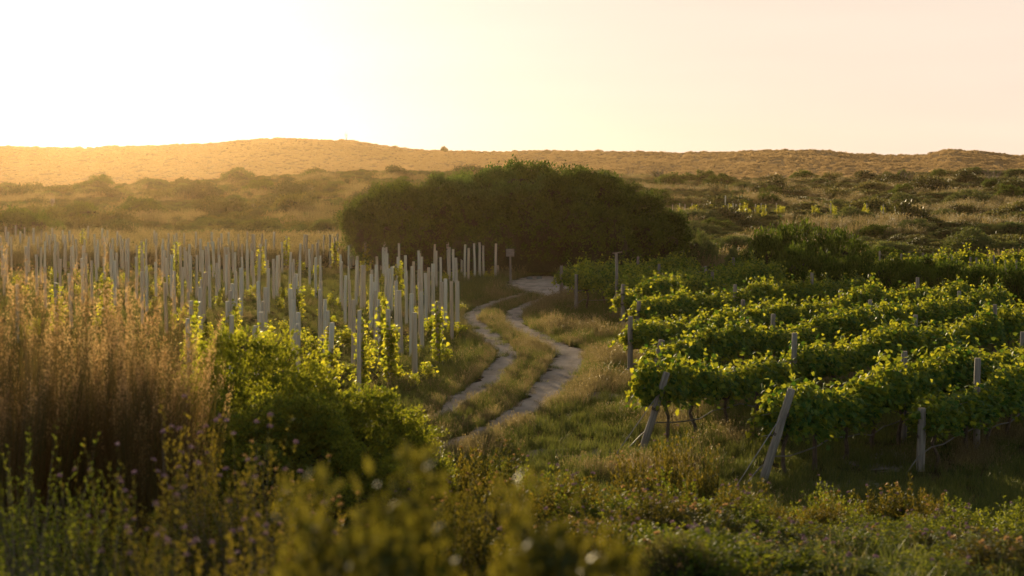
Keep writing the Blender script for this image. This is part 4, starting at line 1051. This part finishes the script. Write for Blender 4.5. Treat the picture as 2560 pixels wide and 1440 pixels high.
# reeds
def reed(seed, nb=64, per_b=15, h=2.4, rad=.22, fan=.46):
    rg = np.random.default_rng(seed); n = nb * per_b
    a = rg.uniform(0, 6.28, nb); q = np.sqrt(rg.random(nb)); hb = h * (1 - .5 * rg.random(nb) ** 1.0) * (1 - .1 * q); a2 = a + rg.normal(0, .5, nb)
    tb_ = np.column_stack([fan * q * np.cos(a2) * hb / 2 + rg.normal(0, .06, nb), fan * q * np.sin(a2) * hb / 2, hb])
    B = np.repeat(np.arange(nb), per_b)
    base = np.column_stack([rad * q * np.cos(a), rad * q * np.sin(a), np.full(nb, -.05)])[B] + rg.normal(0, .022, (n, 3)) * [1, 1, 0]
    tip = tb_[B] + rg.normal(0, .02, (n, 3)) * [1, 1, 3.5]
    ms = MB(); strands(ms, base, tip, .0055, rg, .02, np.clip(np.repeat(rg.random(nb), per_b) * .8 + rg.random(n) * .2, 0, 1))
    mh = MB(); k = (np.repeat(rg.random(nb), per_b) < .62) & (rg.random(n) < .8); per = 9; dv = unit(tip[k] - base[k]); P = np.repeat(tip[k], per, 0); dvr = np.repeat(dv, per, 0)
    P = P - dvr * rg.uniform(0, .30, (len(P), 1)) ** 1.2 + rg.normal(0, .005, P.shape)
    leaves(mh, QUAD_V, QUAD_F, P, unit(dvr + rg.normal(0, .3, P.shape)), rg.normal(0, 1, P.shape), rg.uniform(.008, .019, len(P)), np.repeat(rg.random(k.sum()), per))
    return ms.mesh('reed_stems', M['reed']), mh.mesh('reed_heads', M['reedhead'])
reeds = [reed(500 + i) for i in range(4)]
for k, (px, t, d, sx, lb) in enumerate(((-90, 660, 13.6, 1.1, 'reed clump cut by the left edge of the picture'), (30, 655, 13.9, 1.1, 'tall reed clump whose tips reach highest at the far left'), (165, 690, 13.2, 1.0, 'brown reed clump between the tallest clump and the dark middle one'),
        (285, 690, 13.5, 1.0, 'dense reed clump with glinting brown seed heads in the middle of the reeds'), (350, 735, 13.0, .85, 'reed clump at the right side of the reeds, before the grey stakes'), (370, 790, 12.6, .9, 'lowest reed clump leaning over the green bush'),
        (90, 780, 12.0, 1.0, 'nearer reed clump low at the left, behind the twiggy green shrub'), (240, 800, 12.2, 1.0, 'nearer reed clump in the centre of the reed stand'), (-30, 830, 11.5, 1.0, 'nearest reed clump at the left edge'), (350, 850, 12.0, .9, 'short dark reed clump above the purple flowering shrub'), (410, 900, 12.4, .75, 'short loose reeds splayed against the sprawling green bush'))):
    x, y, zt = at(px, t, d); zb = float(terrain(x, y)); T = empty('reed_clump', (x, y, zb), float(rgF.uniform(0, 6.28)), lb, 'reeds', 'brown reed clumps at the left', (sx, sx, (zt - zb) / 2.15))
    T.rotation_euler = (0, .10 if px > 360 else .03, 0)
    link('stems', reeds[k % 4][0], T); link('seed_heads', reeds[k % 4][1], T)
# big sprawling green bush at the middle left: several bushes
M['sprig'] = leafmat('sprig_leaf', (.026, .055, .009), (.05, .095, .016), (.10, .16, .012), (.62, .58, .03), .42, .6, .15, .2)
gbm = [dome_bush('sprig_bush_shape', 600 + i, M['sprig'], 3000, 17, .044, .034, K=30, amp=.45, flat=2.1, zmin=-.0, upright=.7, wid=.34) for i in range(3)]
gst = MB()
for k in range(14):
    a = k * 2.4; tube(gst, [[.05 * math.cos(a), .05 * math.sin(a), 0], [.3 * math.cos(a), .3 * math.sin(a), .35], [.62 * math.cos(a), .62 * math.sin(a), 1.3]], [.022, .016, .008], 5, cap=False)
gst = gst.mesh('sprig_bush_stems', M['branch'])
gb = [(m_, gst, None) for m_ in gbm]
for k, (px, t, d, sx, lb) in enumerate(((640, 852, 16.5, .95, 'tallest part of the sprawling green bush, its top sunlit before the stakes'), (535, 950, 15.6, .7, 'green bush low at the left of the tallest one, beside the reeds'), (790, 935, 15.8, .9, 'dark green bush right of the tallest one'),
        (905, 985, 16.2, .8, 'green bush with light tips on the slope towards the track'), (1010, 1070, 16.8, .62, 'light green bush tapering down to the sandy track'), (880, 1120, 14.6, .62, 'deep green shaded bush at the foot of the sprawling bush'), (720, 1000, 15.0, .7, 'dark leafy bush in front of the tallest one'))):
    place_plant('green_bush', px, t, d, gb[k % 3], 2.1 * 1.15, lb, 'bush', sx=sx * 1.12)
# flowering shrubs in the foreground
gst_ = gst
fs = [shoot_plant(540 + i, .42, 1.15, 420, 24, .024, QUAD_V, M['twig_leaf'], .38, 12, .5, .0024, 14, 16, .017, M['flower'] if i != 2 else M['dryflower'], fill=.55) for i in range(3)]
M['near'] = leafmat('near_shrub_leaf', (.016, .032, .006), (.040, .048, .010), (.02, .035, .004), (.40, .33, .03), .30, .5, .2, .3)
ns = []
for q in range(2):
    rg_ = np.random.default_rng(620 + q); Dq = sph(rg_, 14, .4)
    ns.append((dome_bush('near_bush_shape', 610 + q, M['near'], 900, 20, .095, .085, K=22, amp=.55, flat=3.3, zmin=.0, upright=.5, wid=.4), gst_, (Dq * [1, 1, 3.45], .085, M['flower'])))
es = [shoot_plant(550 + i, .5, .75, 640, 26, .034, LONG_V * [2, 1, 1], M['twig_leaf'], .36, 10, .45, .003, 10, 7, .018, M['flower'] if i % 2 else M['dryflower'], fill=.6) for i in range(4)]
es2 = [shoot_plant(580 + i, .5, .75, 640, 26, .034, LONG_V * [2, 1, 1], M['front'], .36, 10, .45, .003, 10, 3, .016, M['flower'], fill=.6) for i in range(2)]
tw = [shoot_plant(560 + i, .42, 1.6, 230, 22, .024, QUAD_V, M['front'], .45, 9, .5, .0035, 26, fill=.5, basew=.3) for i in range(2)]
ht = shoot_plant(570, .5, .8, 1500, 20, .026, LONG_V, M['scrub'], .30, 10, .12, .003, 6, fill=.9, up=1.0, spread=.35, whorl=1.2)
for k, (px, t, d, sx, ml, lb) in enumerate((
        (470, 985, 8.8, 1.1, fs[0], 'flowering shrub with pale purple heads below the reeds'), (600, 1060, 8.4, 1.0, fs[1], 'flowering shrub with brown seed heads in front of the sprawling bush'), (730, 1020, 9.2, .9, fs[2], 'tall thin seed-headed shrub before the dark part of the sprawling bush'),
        (400, 1225, 6.3, .8, fs[1], 'near shrub with a line of purple flowers at the lower left'), (560, 1240, 6.0, .8, fs[0], 'near purple-flowered shrub left of the blurred clump'), (840, 1160, 7.6, .8, fs[2], 'brownish seed-headed shrub just above the blurred clump'), (300, 1100, 7.6, .8, fs[0], 'flowering shrub at the left, between reeds and twiggy shrub'),
        (690, 1200, 6.6, .8, fs[1], 'flowering shrub low behind the blurred clump'),
        (60, 965, 8.4, 1.0, tw[0], 'twiggy green shrub at the far left in front of the reeds'), (190, 1030, 7.8, .9, tw[1], 'twiggy green shrub with grey stems at the lower left'), (20, 1180, 6.3, .8, tw[1], 'twiggy shrub in the bottom left corner'), (150, 1220, 6.0, .8, tw[0], 'leafy grey-stemmed shrub along the bottom left'),
        (1050, 1265, 3.9, .62, ns[0], 'strongly blurred near shrub with pink flowers, left part of the blurred clump'), (1230, 1310, 3.7, .62, ns[1], 'strongly blurred near flowering shrub in the middle of the blurred clump'), (850, 1350, 3.8, .6, ns[0], 'strongly blurred near shrub at the left end of the blurred clump'), (1490, 1385, 3.6, .5, ns[1], 'blurred near shrub with a single pink flower, right end of the clump'), (1370, 1345, 3.9, .55, ns[0], 'blurred yellowish near shrub right of the middle of the clump'), (960, 1360, 3.4, .5, ns[1], 'nearest blurred shrub at the bottom edge'))):
    if any(ml is q for q in ns): d, sx = d * .76, sx * .78
    rz = 3.3 * 1.17 if any(ml is q for q in ns) else 1.15 * 1.08 if any(ml is q for q in fs) else 1.6 * 1.08
    place_plant('flowering_shrub' if any(ml is q for q in fs + ns) else 'twiggy_shrub', px, t, d, ml, rz, lb, 'shrub', sx=sx * (.56 if any(ml is q for q in ns) else 1))
for k, (px, t, d, sx, lb) in enumerate((
        (1130, 1108, 16.5, 1.3, 'low green shrub hiding the near end of the sandy rut'), (1080, 1165, 13.5, .9, 'yellowish shrub right of the sprawling green bush'), (1235, 1120, 17.0, 1.1, 'low dark shrub right beside the end of the rut'), (1400, 1170, 14.5, 1.15, 'rounded green shrub in the centre foreground'),
        (1290, 1205, 13.0, .9, 'small yellow-green shrub left of the rounded centre one'), (1500, 1235, 12.5, .8, 'brownish shrub at the right of the rounded centre one'), (1590, 1140, 17.5, 1.0, 'tall thin shrub before the leaning post'), (1690, 1085, 19.5, 1.0, 'upright golden shrub under the second vine row'),
        (1775, 1120, 18.5, .8, 'small golden shrub between the two leaning posts'), (1740, 1195, 14.5, 1.0, 'broad brown-green shrub below the leaning posts'), (1640, 1225, 13.5, .8, 'shrub above the heath mound'), (1870, 1200, 15.0, .9, 'shrub with small purple heads at the foot of the big leaning post'),
        (2045, 1232, 15.5, .85, 'small dark shrub with purple heads right of the big leaning post'), (1960, 1290, 13.0, .8, 'brown shrub in the lower right foreground'), (1890, 1350, 11.0, .7, 'shrub right of the heath mound'), (2190, 1310, 14.0, .8, 'low shrub left of the white stone'), (2080, 1370, 11.5, .8, 'low yellowish shrub at the bottom right'),
        (1340, 1290, 10.5, .8, 'shrub just behind the blurred clump'), (1200, 1190, 11.5, .8, 'shrub behind the pink blurred flowers'), (1530, 1300, 10.0, .6, 'shrub at the left foot of the heath mound'), (2300, 1400, 12.5, .7, 'low reddish shrub at the bottom edge, right side'), (2460, 1370, 14.0, .6, 'tiny flowering shrub near the bottom right corner'), (1150, 1240, 9.5, .7, 'leafy shrub behind the left of the blurred clump'))):
    place_plant('low_shrub', px, t, d, es[k % 4], .75 * 1.08, lb, 'shrub', sx=sx)
DARKS = ['dark', 'brownish', 'olive', 'small', 'broad', 'tangled']
for k in range(84):
    px = 1130 + 17.3 * k + float(rgF.normal(0, 25)); d = float(rgF.uniform(9.5, 19)); t = 1350 - (d - 9) * 17.5 + float(rgF.normal(0, 22)) + (35 if px > 1850 else 0)
    lb = '%s foreground shrub in the mixed scrub along the bottom right' % DARKS[k % 6] if px > 1800 else '%s foreground shrub in the mixed scrub along the bottom middle' % DARKS[k % 6]
    place_plant('low_shrub', px, t, d, es2[k % 2] if k % 3 else es[k % 4], .75 * 1.08, lb, 'shrub', lb.replace('shrub', 'shrubs', 1), sx=float(rgF.uniform(.9, 1.45)))
place_plant('heath_mound', 1690, 1318, 9.5, ht, .85, 'dense fine-leaved green mound at the bottom right of the centre', 'shrub', sx=.75)
# dry grass stalks of the bank
x, y = in_view_pts(2600, 9, 27, 1.4); 
k = (rut_dist(x, y) > 0) & ~(bare_spot(x, y)) ; x, y = x[k], y[k]
idx = np.where(rgG.random(len(x)) < .22, 4 + rgG.integers(0, 5, len(x)), rgG.integers(0, 4, len(x)))
s = rgG.uniform(.3, .8, len(x))
scatter('bank_grass', np.column_stack([x, y, terrain(x, y)]), rgG.uniform(0, 6.28, len(x)), s, np.where(idx > 3, idx - 4 + 0 * idx, idx) % 4 + np.where(rgG.random(len(x)) < .1, 4, 0), tg + tm, 'grass of the near bank')
